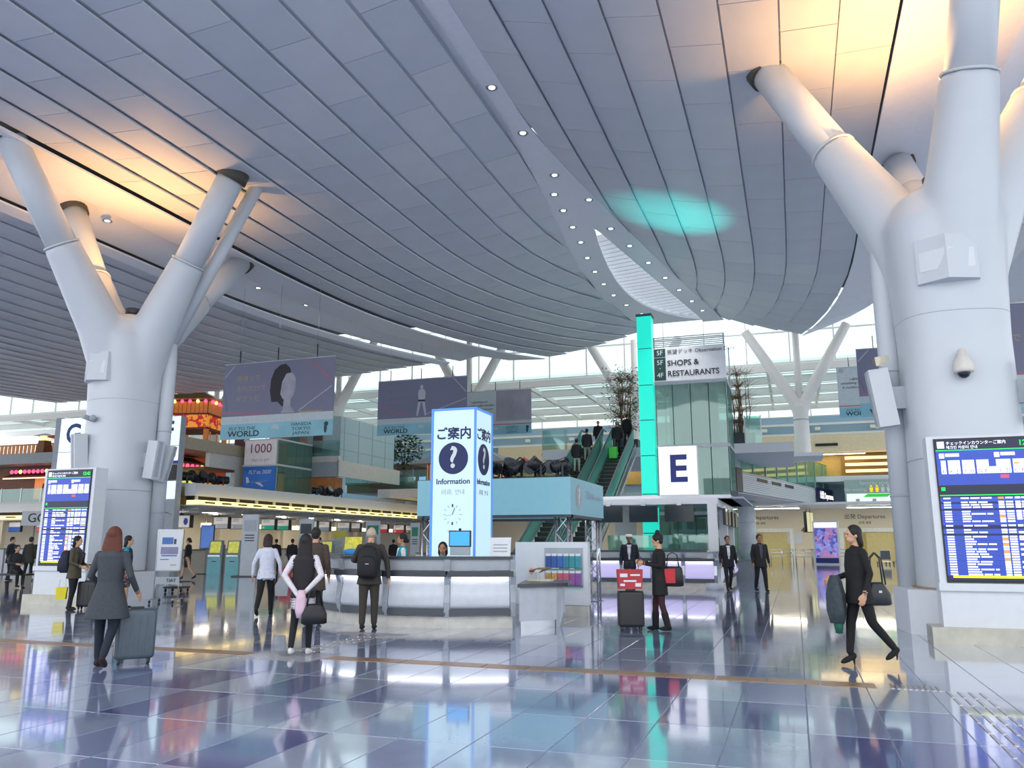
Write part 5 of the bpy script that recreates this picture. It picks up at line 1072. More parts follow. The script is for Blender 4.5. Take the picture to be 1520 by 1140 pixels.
# ================================================================ far left check-in block
fl_ = thing('far_checkin_canopy', 'far check-in canopy with warm light strip left of the flight board', 'canopy', (0, 0, 0))
MB().box(-75, 46, 3.75, -47, 46.6, 4.35).build('fascia', WHITE, fl_); MB().box(-75, 46.1, 3.5, -47, 46.5, 3.75).build('recess_shade', GAPSHADE, fl_); MB().box(-75, 45.8, 3.25, -47, 46.4, 3.5).build('light_strip', WARMLED, fl_)
for k in range(14): MB().box(-74+2*k, 45.78, 3.32, -73+2*k, 45.8, 3.43).build('strip_slot', mat('slot_brown', '#6b5a3a', .5), fl_)
MB().box(-75, 46, 3.15, -47, 53, 3.25).build('soffit', mat('soffit_warm', '#cfc9bd', .6), fl_)
for k in range(6): MB().box(-72+5*k, 46.2, 0, -71.7+5*k, 46.5, 3.2).build('post', CREAM, fl_)
struct('wall_far_checkin', MB().box(-75, 53, 0, -47, 53.3, 4.3), mat('checkin_back', '#e3d8c2', .6), label='tan back wall of the far check-in hall')
for i, (x, c) in enumerate(((-56.2, '#2f5fb0'), (-53.4, '#d8505a'), (-59, '#2f5fb0'))):
    t = thing('airline_sign', ['blue and white airline sign beside the hanging G counter sign', 'red and white airline sign under the far canopy', 'blue and white airline sign by the left edge queue'][i], 'sign', (x, 46.8, 2.3), 0, 'far airline signs')
    MB().box(-.6, 0, 0, .6, .2, .75).build('cabinet', BLACK, t); MB().box(-.56, -.02, .38, .56, 0, .72).build('white_face', SGW, t); MB().box(-.56, -.02, .03, .56, 0, .38).build('colour_face', mat('far_sign%d' % (i % 2), c, .5, emit=.3), t); MB().tube([(0, .1, .75), (0, .1, .9)], .03, 6).build('hanger', STEEL, t)
for i in range(2):
    t = thing('far_strip_lamp', 'white strip lamp under the far check-in canopy', 'lamp', (-57+7*i, 49, 3.1), 0, 'strip lamps under the far canopy')
    MB().box(-2, -.12, 0, 2, .12, .05).build('housing', WHITE, t); MB().box(-1.9, -.1, -.02, 1.9, .1, 0).build('diffuser', glow('strip_white', '#fff3da', 28), t)
dk = thing('far_checkin_desk', 'white check-in desks left of the flight board', 'counter', (0, 0, 0))
for k in range(5): MB().box(-60+2.6*k, 43, 0, -57.6+2.6*k, 43.8, 1.05).build('desk', CPAN, dk); MB().box(-60.1+2.6*k, 42.9, 1.05, -57.5+2.6*k, 43.9, 1.12).build('desk_top', CTOP, dk)
lu = struct('wall_left_far', MB().box(-75, 49, 4.35, -46, 49.3, 8.1), mat('far_shop_wall', '#7c4a30', .6, noise=.2), label='red brown shop storey left of the letter G sign')
MB().box(-75, 46.1, 7.4, -46, 49, 8.2).build('upper_edge', mat('edge_grey', '#8d9298', .5), lu); MB().box(-75, 46, 4.35, -46, 49, 4.5).build('lower_edge', PAR, lu)
MB().box(-57, 48.8, 4.9, -51.5, 48.95, 6.6).build('lit_front', glow('front_orange', '#e07a28', .7), lu); MB().slab([(-59, 48.9, 7.0), (-50, 48.9, 7.0), (-50, 47.6, 6.5), (-59, 47.6, 6.5)], (0, 0, .1)).build('eave', mat('eave_brown', '#6a2e22', .6), lu)
for k in range(16): MB().ell((-58+.45*k, 47.5, 6.95), (.13, .13, .16)).build('lantern', LY if k % 6 == 2 else LG_, lu)
MB().box(-59, 47.58, 6.42, -50, 47.66, 6.5).build('eave_light', glow('eave_glow', '#ffd9a0', 2), lu)
for k in range(14): MB().box(-75+2*k, 46.02, 4.5, -73.05+2*k, 46.05, 5.5).build('glass_panel', GLASSB, lu); MB().box(-75.04+2*k, 46, 4.5, -74.98+2*k, 46.06, 5.55).build('post', STEEL, lu)
bw_ = thing('boardwalk_fence', 'warm lit wooden fence of the boardwalk under the paper lantern', 'fence', (0, 0, 8.2))
for k in range(40): MB().box(-66+.42*k, 48.3, 0, -65.7+.42*k, 48.36, 1.0).build('fence_board', mat('fence_amber', '#c07a32', .5, emit=.15, noise=.2), bw_)
MB().box(-66, 48.25, .95, -49, 48.4, 1.05).build('fence_rail', WOOD, bw_)
lt_ = thing('paper_lantern_tower', 'small wooden lantern tower glowing on the boardwalk', 'lantern', (-54.8, 47.4, 8.2))
MB().loft([[(-.45, -.45, 0), (.45, -.45, 0), (.45, .45, 0), (-.45, .45, 0)], [(-.3, -.3, 1.1), (.3, -.3, 1.1), (.3, .3, 1.1), (-.3, .3, 1.1)]], smooth=False).build('base', mat('lantern_wood', '#7d4a24', .6), lt_); MB().box(-.26, -.26, 1.1, .26, .26, 1.45).build('light_box', LY, lt_)
MB().loft([[(-.6, -.6, 1.45), (.6, -.6, 1.45), (.6, .6, 1.45), (-.6, .6, 1.45)], [(-.1, -.1, 1.65), (.1, -.1, 1.65), (.1, .1, 1.65), (-.1, .1, 1.65)]], smooth=False).build('roof', DGREY, lt_)
p_ = thing('parasol', 'red paper parasol on the boardwalk beside the lantern tower', 'parasol', (-53.0, 47.4, 8.2), 0)
MB().lathe([(1.1, 1.25), (1.08, 1.28), (.03, 1.6), (.02, 1.7)], seg=16).build('canopy', mat('parasol_red', '#cf3540', .6), p_); MB().tube([(0, 0, 0), (0, 0, 1.65)], .03, 8).build('pole', WOOD, p_)
# ================================================================ people
def lerp(a, b, t): return a+(b-a)*t
class Body(MB):
    """closed limb and torso pieces that are fused into one skin; each piece keeps its material tag"""
    def limb(s, pts, rad, m, seg=14):
        P, R = [], []
        for i in range(len(pts)-1):
            a, b = Vector(pts[i]), Vector(pts[i+1]); n = max(2, int((b-a).length/.035))
            for k in range(n): P.append(a.lerp(b, k/n)); R.append(lerp(rad[i], rad[i+1], k/n))
        P.append(Vector(pts[-1])); R.append(rad[-1]); s.tube(P, R, seg, m)
        s.ell(P[0], (R[0],)*3, 10, 6, m); s.ell(P[-1], (R[-1],)*3, 10, 6, m)
    def torso(s, prof, m, lean=0.0, z_lean=.85):
        rings = []; out = []
        for i in range(len(prof)-1):
            n = max(2, int(abs(prof[i+1][0]-prof[i][0])/.02))
            for k in range(n): out.append([lerp(prof[i][j], prof[i+1][j], k/n) for j in range(4)])
        out.append(list(prof[-1]))
        for z, rx, ry, yo in out:
            y = yo - max(0, z-z_lean)*lean
            rings.append([(rx*math.copysign(abs(math.cos(a))**.85, math.cos(a)), y+ry*math.copysign(abs(math.sin(a))**.85, math.sin(a)), z) for a in [2*PI*k/56 for k in range(56)]])
        s.loft(rings, m)
def person(label, loc, rz, H=1.7, legs=((6, 4), (-6, 6)), arms=None, sex='m', top='#222', legc='#15171c', shoe='#111', skin='#c79a7c', sleeve=None, hair='short', hairc='#18120f',
           coat=None, coatc=None, shirt=None, lean=0.0, head=0.0, vox=.012, trouser=1.0, heel=0.0, bare=None, boots=None, seat=None, bow=0.0, bulk=1.0, group=None, under=None, vneck=None):
    k = H/1.70; root = thing('person', label, 'person', tuple(loc), rz, group); root.scale = (k, k, k)
    cols = [skin, top, legc, shoe, sleeve or top, shirt or top, coatc or top]; mats = [mat('skin_'+skin, skin, .5, noise=.05)]+[mat('cloth_'+c, c, .8, noise=.12, scale=30, bump=.15) for c in cols[1:]]
    b = Body(); hipz = .88; w = (.17 if sex == 'm' else .145)*bulk
    L = []
    for sx, (th, kn) in zip((-1, 1), legs):
        a = math.radians(th); c = a-math.radians(kn); hip = Vector((sx*.085, 0, hipz)); kne = hip+Vector((sx*.01, -math.sin(a)*.41, -math.cos(a)*.41)); ank = kne+Vector((0, -math.sin(c)*.40, -math.cos(c)*.40)); L.append((sx, hip, kne, ank, c))
    base = min(l[3].z for l in L)-.08-heel
    if seat is not None: base = hipz-seat-.08
    dz = -base
    def off(v): return Vector((v.x, v.y, v.z+dz))
    tr = trouser
    for sx, hip, kne, ank, c in L:
        hip, kne, ank = off(hip), off(kne), off(ank)
        b.limb([hip+Vector((0, .01, .02)), kne, ank+Vector((0, 0, .03))], [.092*tr, .062*tr, .046*tr if not bare else .04], 2 if not bare else 2)
        if bare: b.limb([kne+Vector((0, -.002, .0)), kne.lerp(ank, .4)+Vector((0, .012, 0)), ank], [.05, .05, .034], 0)
        if boots: b.limb([kne.lerp(ank, .45), ank+Vector((0, 0, -.01))], [.066, .058], 3)
        pitch = max(-.2, min(1.2, -c)) if ank.z > .12+heel else (.42 if heel else 0)
        M = Matrix.Rotation(-pitch if True else 0, 3, 'X'); f = lambda v: ank+(Matrix.Rotation(pitch, 3, 'X') @ Vector(v))
        s_ = 1.0 if sex == 'm' else .88
        b.ell(f((0, -.065*s_, -.045)), (.043, .125*s_, .036), 14, 8, 3, Matrix.Rotation(pitch, 3, 'X')); b.ell(f((0, .02, -.035)), (.038, .05, .045), 12, 8, 3, Matrix.Rotation(pitch, 3, 'X'))
        if heel: b.limb([f((0, .035, -.04)), Vector((f((0, .05, 0)).x, f((0, .05, 0)).y, max(0.005, ank.z-.08-heel+.005)))], [.018, .009], 3)
    Z = dz
    tp = [(.76+Z, w*.98, .112, .0), (.86+Z, w*1.0, .12, .005), (1.0+Z, w*.88, .105, 0), (1.1+Z, w*.92, .11, 0), (1.24+Z, w*1.06, .118, .0), (1.34+Z, w*1.08, .105, .01), (1.40+Z, w*.8, .085, .012), (1.44+Z, .075, .065, .012)]
    b.torso(tp, 1, lean, .85+Z)
    if coat: b.torso([(coat[0]+Z, coat[1], coat[1]*.72, .01), (lerp(coat[0], 1.0, .5)+Z, lerp(coat[1], w, .45), lerp(coat[1]*.72, .12, .45), .005), (1.02+Z, w*1.02, .125, 0), (1.2+Z, w*1.1, .13, 0), (1.35+Z, w*1.12, .118, .01), (1.41+Z, w*.82, .095, .01)], 6, lean, .85+Z)
    if under: b.torso([(under[0]+Z, w*1.1, .13, .0), (.9+Z, w*1.0, .12, 0)], 5, lean, .85+Z)
    if shirt and not under: b.torso([(1.0+Z, .022, .03, -.1), (1.22+Z, .045, .035, -.1), (1.4+Z, .058, .04, -.065)], 5, lean, .85+Z)
    hy = -lean*.55; hc = Vector((0, hy-.015, 1.585+Z)); R = Matrix.Rotation(head, 3, 'Z') @ Matrix.Rotation(bow, 3, 'X'); hd = lambda v: hc+R @ Vector(v)
    b.limb([(0, .01-lean*.48, 1.39+Z), tuple(hd((0, .015, -.06)))], [.056, .05], 0)
    b.ell(hd((0, .005, .02)), (.074, .092, .105), 18, 12, 0, R); b.ell(hd((0, -.022, -.055)), (.056, .066, .058), 14, 8, 0, R)
    b.ell(hd((0, -.098, -.012)), (.011, .014, .022), 10, 6, 0, R); b.ell(hd((0, -.088, -.062)), (.026, .012, .012), 10, 6, 0, R); b.ell(hd((0, -.078, .03)), (.05, .018, .014), 10, 6, 0, R)
    for sx in (-1, 1): b.ell(hd((sx*.075, .012, -.005)), (.012, .022, .032), 8, 6, 0, R)
    sh = [Vector((sx*w*1.08, .005-lean*.5, 1.36+Z)) for sx in (-1, 1)]
    arms = arms or [((-.245, .03, 1.09), (-.25, -.06, .85)), ((.245, .03, 1.09), (.25, -.06, .85))]
    for i, (el, wr) in enumerate(arms):
        sx = (-1, 1)[i]; el = Vector(el)+Vector((0, 0, Z)); wr = Vector(wr)+Vector((0, 0, Z)); s0 = sh[i]; ar = 1.0 if sex == 'm' else .86
        b.limb([s0, el, wr], [.064*ar, .05*ar, .038*ar], 4); fd = (wr-el).normalized()
        b.limb([wr-fd*.01, wr+fd*.03], [.027, .03], 0, 10)
        side = Vector((sx, 0, 0)) if abs(fd.x) < .8 else Vector((0, -1, 0)); nrm = side.cross(fd).normalized(); wd_ = fd.cross(nrm).normalized()   # palm width runs along nrm
        pc = wr+fd*.065
        Mr = Matrix((nrm, wd_, fd)).transposed()
        b.ell(pc, (.042, .018, .05), 12, 8, 0, Mr)
        for q, ln in zip((-1.5, -.5, .5, 1.5), (.062, .075, .07, .055)):
            p0 = pc+nrm*q*.021+fd*.035; p1 = p0+fd*ln*.55+wd_*(-sx)*.006; p2 = p1+fd*ln*.4-wd_*.018*(1 if wd_.dot(side) > 0 else -1)
            b.limb([p0, p1, p2], [.0092, .0085, .007], 0, 8)
        tb = pc-fd*.02+nrm*.035*(1 if nrm.y < 0 else -1); b.limb([tb, tb+fd*.035+nrm*.02*(1 if nrm.y < 0 else -1), tb+fd*.065+nrm*.022*(1 if nrm.y < 0 else -1)], [.012, .010, .008], 0, 8)
    src = [(Vector(v)) for v in b.v]; vm = [0]*len(src)
    for f, m in zip(b.f, b.m):
        for i in f: vm[i] = m
    kd = kdtree.KDTree(len(src))
    for i, v in enumerate(src): kd.insert(v, i)
    kd.balance()
    me = remesh(b, vox, 1)
    for m in mats: me.materials.append(m)
    idx = []
    for p in me.polygons:
        co, i, d = kd.find(p.center); idx.append(vm[i])
    me.polygons.foreach_set('material_index', idx); me.polygons.foreach_set('use_smooth', [True]*len(idx)); me.update(); me.name = 'body'
    bo = link('body', me, root)
    HM = mat('hair_'+hairc, hairc, .65, noise=.25, scale=40)
    if hair:
        h = MB(); h.ell(hd((0, .022, .04)), (.09, .098, .1), 20, 12, 0, R); h.ell(hd((0, .05, -.01)), (.078, .06, .07), 16, 10, 0, R)
        if hair == 'bald': h = MB(); h.ell(hd((0, .03, .02)), (.083, .088, .09), 18, 10, 0, R)
        if hair == 'bun': h.ell(hd((0, .06, .15)), (.045, .045, .045), 12, 8); h.ell(hd((0, .1, .03)), (.05, .03, .05), 12, 8)
        if hair == 'lowbun': h.ell(hd((0, .115, -.03)), (.05, .045, .05), 12, 8)
        if hair in ('bob', 'long', 'mid'):
            drop = {'bob': -.15, 'mid': -.24, 'long': -.50}[hair]; rings = []
            for t_ in range(9):
                q = t_/8; z = lerp(.06, drop, q); rx = lerp(.096, {'bob': .102, 'mid': .125, 'long': .12}[hair], min(1, q*1.6))*(1-.25*max(0, q-.8)/.2); ry = lerp(.075, .045, q)
                rings.append([tuple(hd((rx*math.cos(a), lerp(.03, .075, q)+ry*math.sin(a)*(1 if math.sin(a) > 0 else .75), z))) for a in [2*PI*j/24 for j in range(24)]])
            h.loft(rings[::-1])
        hm = remesh(h, vox*.8, 2); hm.materials.append(HM); hm.name = 'hair'; link('hair', hm, root)
    for sx in (-1, 1): MB().ell(hd((sx*.03, -.083, .012)), (.012, .006, .007), 8, 6).build('eye', BLACK, bo)
    MB().ell(hd((0, -.096, -.062)), (.022, .006, .005), 8, 6).build('mouth', mat('lip', '#9c5a50', .5), bo)
    root['zoff'] = Z; del root['zoff']
    return root
AWAY, TOWARD, RIGHT, LEFT = PI+.33, .33, PI/2+.33, -PI/2+.33
def fw(rz): return Vector((math.sin(rz), -math.cos(rz), 0))
def rt(rz): return Vector((math.cos(rz), math.sin(rz), 0))      # local +x
# ---- 1 woman in grey coat, walking away with a suitcase
p = gz(152, 990); rz = AWAY+.12
person('woman with long auburn hair in a grey coat walking beside a suitcase', p, rz, 1.66, legs=((-6, 30), (8, 4)), sex='f', top='#3c4046', coat=(.58, .27), coatc='#3c4046', legc='#16202e', shoe='#2a1c20', hair='mid', hairc='#5a2a1a', vox=.010,
       arms=[((-.26, .05, 1.1), (-.3, -.12, .9)), ((.25, -.02, 1.1), (.16, -.2, .95))])
def suitcase(label, loc, rz, w=.42, d=.26, hgt=.62, col='#3f4d58', ribs=True, handle=.0):
    t = thing('suitcase', label, 'suitcase', tuple(loc), rz); m = mat('case_'+col, col, .32, noise=.08)
    b = MB(); n = 6; r0 = .05
    def rr(z, s): 
        out = []
        for cx, cy_, a0 in ((w/2-r0, d/2-r0, 0), (-w/2+r0, d/2-r0, PI/2), (-w/2+r0, -d/2+r0, PI), (w/2-r0, -d/2+r0, 3*PI/2)):
            for q in range(5): a = a0+PI/2*q/4; out.append(((cx+r0*math.cos(a))*s, (cy_+r0*math.sin(a))*s, z))
        return out
    b.loft([rr(.07, .9), rr(.09, .98), rr(.12, 1), rr(hgt-.05, 1), rr(hgt-.02, .98), rr(hgt, .9)]); b.build('shell', m, t)
    if ribs:
        for s in (-1, 1):
            for x in (-.13, -.05, .05, .13): MB().box(x-.012, s*d/2-.004*s, .14, x+.012, s*(d/2+.006), hgt-.07).build('rib', m, t)
    MB().box(-w/2-.003, -.012, .08, w/2+.003, .012, hgt+.003).build('zip_band', DGREY, t); MB().box(-.08, -.02, hgt, .08, .02, hgt+.03).build('top_handle', BLACK, t)
    MB().box(w/2, -.05, .28, w/2+.02, .05, .42).build('side_handle', STEEL, t)
    if handle:
        for s in (-.09, .09): MB().tube([(s, d/2-.05, hgt), (s, d/2-.05, hgt+handle)], .009, 8).build('pull_rod', STEEL, t)
        MB().box(-.11, d/2-.07, hgt+handle, .11, d/2-.03, hgt+handle+.03).build('pull_grip', BLACK, t)
    for x in (-w/2+.06, w/2-.06):
        for y in (-d/2+.05, d/2-.05): wf_ = MB().box(x-.02, y-.02, .04, x+.02, y+.02, .09).build('wheel_fork', DGREY, t); MB().ell((x, y, .035), (.018, .035, .035), 12, 8).build('wheel', BLACK, wf_)
    return t
suitcase('slate blue ribbed suitcase wheeled by the woman in the grey coat', gz(197, 985), AWAY+.5, .46, .28, .66, '#46545f')
# ---- 2 person in olive jacket
p = gz(105, 906); person('person in an olive hooded jacket facing the flight board column', p, RIGHT, 1.62, legs=((4, 6), (-5, 6)), sex='f', top='#4c4636', coat=(.72, .2), coatc='#4c4636', legc='#14151a', shoe='#1a1512', hair='bob', hairc='#121010', vox=.014, arms=[((-.22, .0, 1.1), (-.16, -.22, 1.0)), ((.22, .0, 1.1), (.16, -.22, 1.0))])
def backpack(label, loc, rz, col, w=.32, d=.2, hgt=.5, extra=False):
    t = thing('backpack', label, 'backpack', tuple(loc), rz); m = mat('bag_'+col, col, .7, noise=.15, scale=20)
    b = MB(); rings = []
    for z, s in ((0, .75), (.04, .95), (.2, 1.0), (.35, .95), (.46, .75), (.5, .4)): rings.append([(w/2*s*math.copysign(abs(math.cos(a))**.6, math.cos(a)), d/2*s*math.copysign(abs(math.sin(a))**.6, math.sin(a)), z*hgt/.5) for a in [2*PI*j/24 for j in range(24)]])
    b.loft(rings).build('main_bag', m, t); b = MB(); rings = [[(x*.8, y*.5+d*.42, z*.62+.03) for x, y, z in r_] for r_ in rings]; b.loft(rings).build('front_pocket', m, t)
    for s in (-.09, .09): MB().tube([(s, -d/2, hgt*.85), (s, -d/2-.06, hgt*1.0), (s*1.1, -d/2-.22, hgt*.85), (s*1.2, -d/2-.2, hgt*.4)], .018, 8).build('strap', m, t)
    MB().box(-.03, d*.66, hgt*.42, .03, d*.68, hgt*.45).build('label_patch', GREY, t); return t
q = p-fw(RIGHT)*.2; backpack('navy backpack worn by the person in the olive jacket', (q.x, q.y, .82), RIGHT, '#151c30', .34, .24, .5)
yb_ = MB(); yb_.loft([[(-.1, -.04, 0), (.1, -.04, 0), (.1, .04, 0), (-.1, .04, 0)], [(-.12, -.03, .26), (.12, -.03, .26), (.12, .03, .26), (-.12, .03, .26)]], smooth=False)
q = p-fw(RIGHT)*.2+rt(RIGHT)*-.08; yo = yb_.build('carrier_bag', mat('bag_yellow', '#d8c81a', .5), None, (q.x, q.y, .25), .4, label='small yellow carrier bag hanging beside the olive jacket', category='bag'); MB().tube([(-.08, 0, .26), (-.06, 0, .42), (.06, 0, .42), (.08, 0, .26)], .006, 6).build('handle', WHITE, yo)
q = gz(128, 905); suitcase('dark suitcase standing before the person in the olive jacket', (q.x, q.y, 0), .4, .4, .26, .62, '#1b1c20', True, .35)
# ---- 3 staff member behind the grey coat
p = gz(182, 903); person('staff member in a teal top and navy skirt by the column plinth', p, RIGHT+.3, 1.63, sex='f', top='#2f8d9c', legc='#b98f74', coat=(.5, .17), coatc='#1b2036', shoe='#111', hair='bob', hairc='#15100f', vox=.015, bare=True)
# ---- 4 woman in black walking left
p = gz(276, 861); person('woman in a black skirt suit walking past the turquoise kiosks', p, LEFT, 1.66, legs=((22, 8), (-20, 14)), sex='f', top='#14151a', coat=(.5, .17), coatc='#14151a', legc='#c39c80', bare=True, shoe='#0e0e10', hair='lowbun', hairc='#100e0e', vox=.017, heel=.05)
# ---- 5 queue at the far left
for (px, py, rz, c, hc_, lb, sx) in ((12, 862, RIGHT, '#23262e', '#15110f', 'traveller in a dark jacket queueing at the far left desks', 'm'), (40, 862, AWAY, '#2e3026', '#2c2622', 'traveller in a dark green parka queueing at the far left desks', 'm'), (56, 850, AWAY+.4, '#1c1c24', '#100e0e', 'traveller in black beside the white far left desk', 'f')):
    p = gz(px, py); person(lb, p, rz, 1.7, top=c, coat=(.68, .21), coatc=c, legc='#17181e', hairc=hc_, sex=sx, vox=.018)
bq = gz(8, 872); bt = thing('waiting_bench', 'low black bench at the left edge behind the flight board', 'bench', (bq.x, bq.y, 0), .2)
MB().box(-.9, -.22, .4, .9, .22, .46).build('seat', BLACK, bt)
for x in (-.75, .75): MB().box(x-.03, -.2, 0, x+.03, .2, .4).build('leg', STEEL, bt)
person('seated traveller in dark trousers at the left edge', (bq.x+.35, bq.y, 0), RIGHT-.6, 1.7, legs=((80, 78), (72, 70)), seat=.5, top='#2b2c33', legc='#16171c', skin='#c79a7c', vox=.018, arms=[((-.24, -.03, 1.12), (-.1, -.25, 1.08)), ((.24, -.03, 1.12), (.1, -.25, 1.08))])
# ---- 6 white shirt walking away
p = gz(392, 914); rz = AWAY+.1; person('person in a white shirt and black trousers walking away with a clear bag', p, rz, 1.66, legs=((16, 8), (-14, 26)), sex='f', top='#cfd1e0', legc='#15161a', shoe='#111', hair='bob', hairc='#2e1a14', vox=.012, trouser=1.08, coat=(.78, .2), coatc='#cfd1e0', arms=[((-.27, .02, 1.1), (-.3, -.03, .86)), ((.27, .02, 1.1), (.29, -.03, .86))])
q = p+rt(rz)*-.33; cb = MB(); cb.loft([[(-.12, -.06, 0), (.12, -.06, 0), (.12, .06, 0), (-.12, .06, 0)], [(-.14, -.05, .2), (.14, -.05, .2), (.14, .05, .2), (-.14, .05, .2)], [(-.05, -.02, .38), (.05, -.02, .38), (.05, .02, .38), (-.05, .02, .38)]], smooth=False)
cb.build('plastic_bag', mat('clear_plastic', '#8b9197', .25), None, (q.x, q.y, .4), rz, label='clear plastic bag carried by the person in the white shirt', category='bag')
# ---- 7 girl with handbag, 8 man before her
p = gz(446, 972); rz = AWAY+.05
person('girl with long dark hair, black vest and white sleeves, hands behind her back', p, rz, 1.58, legs=((6, 5), (-10, 14)), sex='f', top='#221e22', sleeve='#d3cdd4', shirt='#d3cdd4', under=(.66,), coat=(.8, .185), coatc='#221e22', legc='#11131b', shoe='#d6d3d0', hair='long', hairc='#17100f', vox=.010, trouser=.92,
       arms=[((-.27, .1, 1.12), (-.06, .2, .88)), ((.27, .1, 1.12), (.02, .21, .82))])
q = p-fw(rz)*.22-rt(rz)*.2
def handbag(label, loc, rz, col, w=.3, d=.13, hgt=.22, strap=.22, soft=.7):
    t = thing('handbag', label, 'bag', tuple(loc), rz); m = mat('leather_'+col, col, .45, noise=.15, scale=15)
    b = MB(); rings = []
    for z, s in ((0, .8), (.05, 1.0), (.5, .98), (.9, soft), (1.0, soft*.8)): rings.append([(w/2*s*math.copysign(abs(math.cos(a))**.6, math.cos(a)), d/2*s*math.copysign(abs(math.sin(a))**.6, math.sin(a)), z*hgt) for a in [2*PI*j/20 for j in range(20)]])
    b.loft(rings).build('bag_body', m, t)
    for s in (-1, 1): MB().tube([(-w*.3, s*d*.25, hgt*.9), (-w*.22, s*d*.15, hgt+strap*.8), (0, s*d*.1, hgt+strap), (w*.22, s*d*.15, hgt+strap*.8), (w*.3, s*d*.25, hgt*.9)], .009, 8).build('strap', m, t)
    MB().box(-.02, -d/2-.004, hgt*.55, .02, -d/2+.01, hgt*.65).build('clasp', STEEL, t); return t
handbag('black handbag hanging behind the girl in the black vest', (q.x, q.y, .42), rz+.3, '#101116', .34, .16, .26, .2)
q = p-fw(rz)*.24+rt(rz)*-.02; sc = MB(); sc.loft([[(.04*math.cos(a), .03*math.sin(a), .36) for a in [2*PI*j/14 for j in range(14)]], [(.07*math.cos(a), .045*math.sin(a), .24) for a in [2*PI*j/14 for j in range(14)]], [(.075*math.cos(a), .05*math.sin(a), .1) for a in [2*PI*j/14 for j in range(14)]], [(.05*math.cos(a), .03*math.sin(a), 0) for a in [2*PI*j/14 for j in range(14)]]][::-1])
sc.build('folded_scarf', mat('scarf_pink', '#d8b9cb', .8, noise=.1), None, (q.x, q.y, .5), rz, label='pale pink scarf held behind the girl in the black vest', category='scarf')
p = gz(463, 928); person('man in a brown coat walking ahead of the girl in the black vest', p, AWAY, 1.74, top='#4a3c36', coat=(.6, .22), coatc='#4a3c36', legc='#1b1a1d', hairc='#1b1614', vox=.014)
q = gz(424, 868); suitcase('red suitcase between the white shirt and the girl in the black vest', (q.x, q.y, 0), .3, .42, .26, .6, '#b3202e', True, .45)
# ---- 9 uniformed man by the kiosk, and far check-in people
p = gz(472, 852); person('man in a navy uniform jacket by the turquoise kiosk', p, TOWARD-.5, 1.74, top='#191d33', coat=(.7, .2), coatc='#191d33', shirt='#d8d8dc', legc='#191d2b', hairc='#15110f', vox=.018)
for (px, py, c, lb) in ((408, 850, '#15161b', 'traveller in black beyond the white shirt person'), (432, 852, '#20222a', 'dark clad traveller left of the black pictogram totem'), (533, 848, '#2a2422', 'traveller bending over the check-in desk behind the yellow board'), (583, 846, '#1a1a20', 'dark haired traveller right of the green totem')):
    p = gz(px, py); person(lb, p, AWAY, 1.66, top=c, coat=(.7, .2), coatc=c, vox=.02)
# ---- 10 backpacker at the counter
p = gz(546, 934); rz = AWAY+.02
person('elderly man in a dark brown jacket with a black backpack leaning at the information counter', p, rz, 1.74, legs=((4, 3), (-3, 4)), top='#37322e', coat=(.74, .215), coatc='#37322e', legc='#37332a', shoe='#1a1715', hair='bald', hairc='#b9aa98', vox=.010, trouser=1.15, lean=.1, bow=.12,
       arms=[((-.29, -.03, 1.12), (-.33, -.0, .84)), ((.3, -.1, 1.14), (.26, -.34, 1.12))])
q = p-fw(rz)*.2; backpack('black backpack on the elderly man at the information counter', (q.x, q.y, .88), rz, '#101114', .38, .24, .56)
# ---- 11, 12 counter staff
p = atD(597, 830, 17.6); person('counter clerk in a teal waistcoat with black hair in a low bun', (p.x, p.y, 0), LEFT+.2, 1.66, sex='f', top='#2389a0', sleeve='#d5d5da', shirt='#e2e2e6', legc='#1b2036', hair='lowbun', hairc='#100e10', vox=.012, skin='#b98464')
p = atD(657, 830, 15.95); stl = thing('clerk_stool', 'tall stool behind the information counter', 'stool', (p.x, p.y, 0))
MB().lathe([(.19, .53), (.2, .56), (.19, .6), (.01, .6)], seg=18).build('seat', BLACK, stl); MB().tube([(0, 0, .02), (0, 0, .55)], .03, 8).build('post', STEEL, stl); MB().lathe([(.22, 0), (.22, .02), (.03, .04)], seg=18).build('base', STEEL, stl)
person('seated receptionist in front of the glowing information pillar', (p.x, p.y, 0), TOWARD, 1.62, legs=((45, 75), (45, 75)), seat=.66, sex='f', top='#2389a0', sleeve='#d5d5da', shirt='#e2e2e6', legc='#1b2036', hair='bob', hairc='#14161f', vox=.011, skin='#b98464', arms=[((-.24, -.05, 1.1), (-.1, -.26, 1.05)), ((.24, -.05, 1.1), (.1, -.26, 1.05))])
# ---- 13 guard
p = gz(936, 882); g_ = person('security guard in dark uniform with a white cap before the check-in counter', p, TOWARD-.2, 1.72, top='#171a2a', coat=(.72, .19), coatc='#171a2a', shirt='#d9dade', legc='#15182a', hairc='#141010', vox=.014, skin='#7a5a48')
cpm = MB(); cpm.lathe([(.088, 0), (.1, .03), (.1, .06), (.08, .08), (.01, .085)], seg=20); cpm.box(-.06, -.15, 0, .06, -.06, .012); kf = 1.72/1.7
cpo = cpm.build('peaked_cap', mat('cap_white', '#d9d4d0', .6), None, (p.x, p.y, 1.635*kf), TOWARD-.2, label='white peaked cap on the security guard', category='cap')
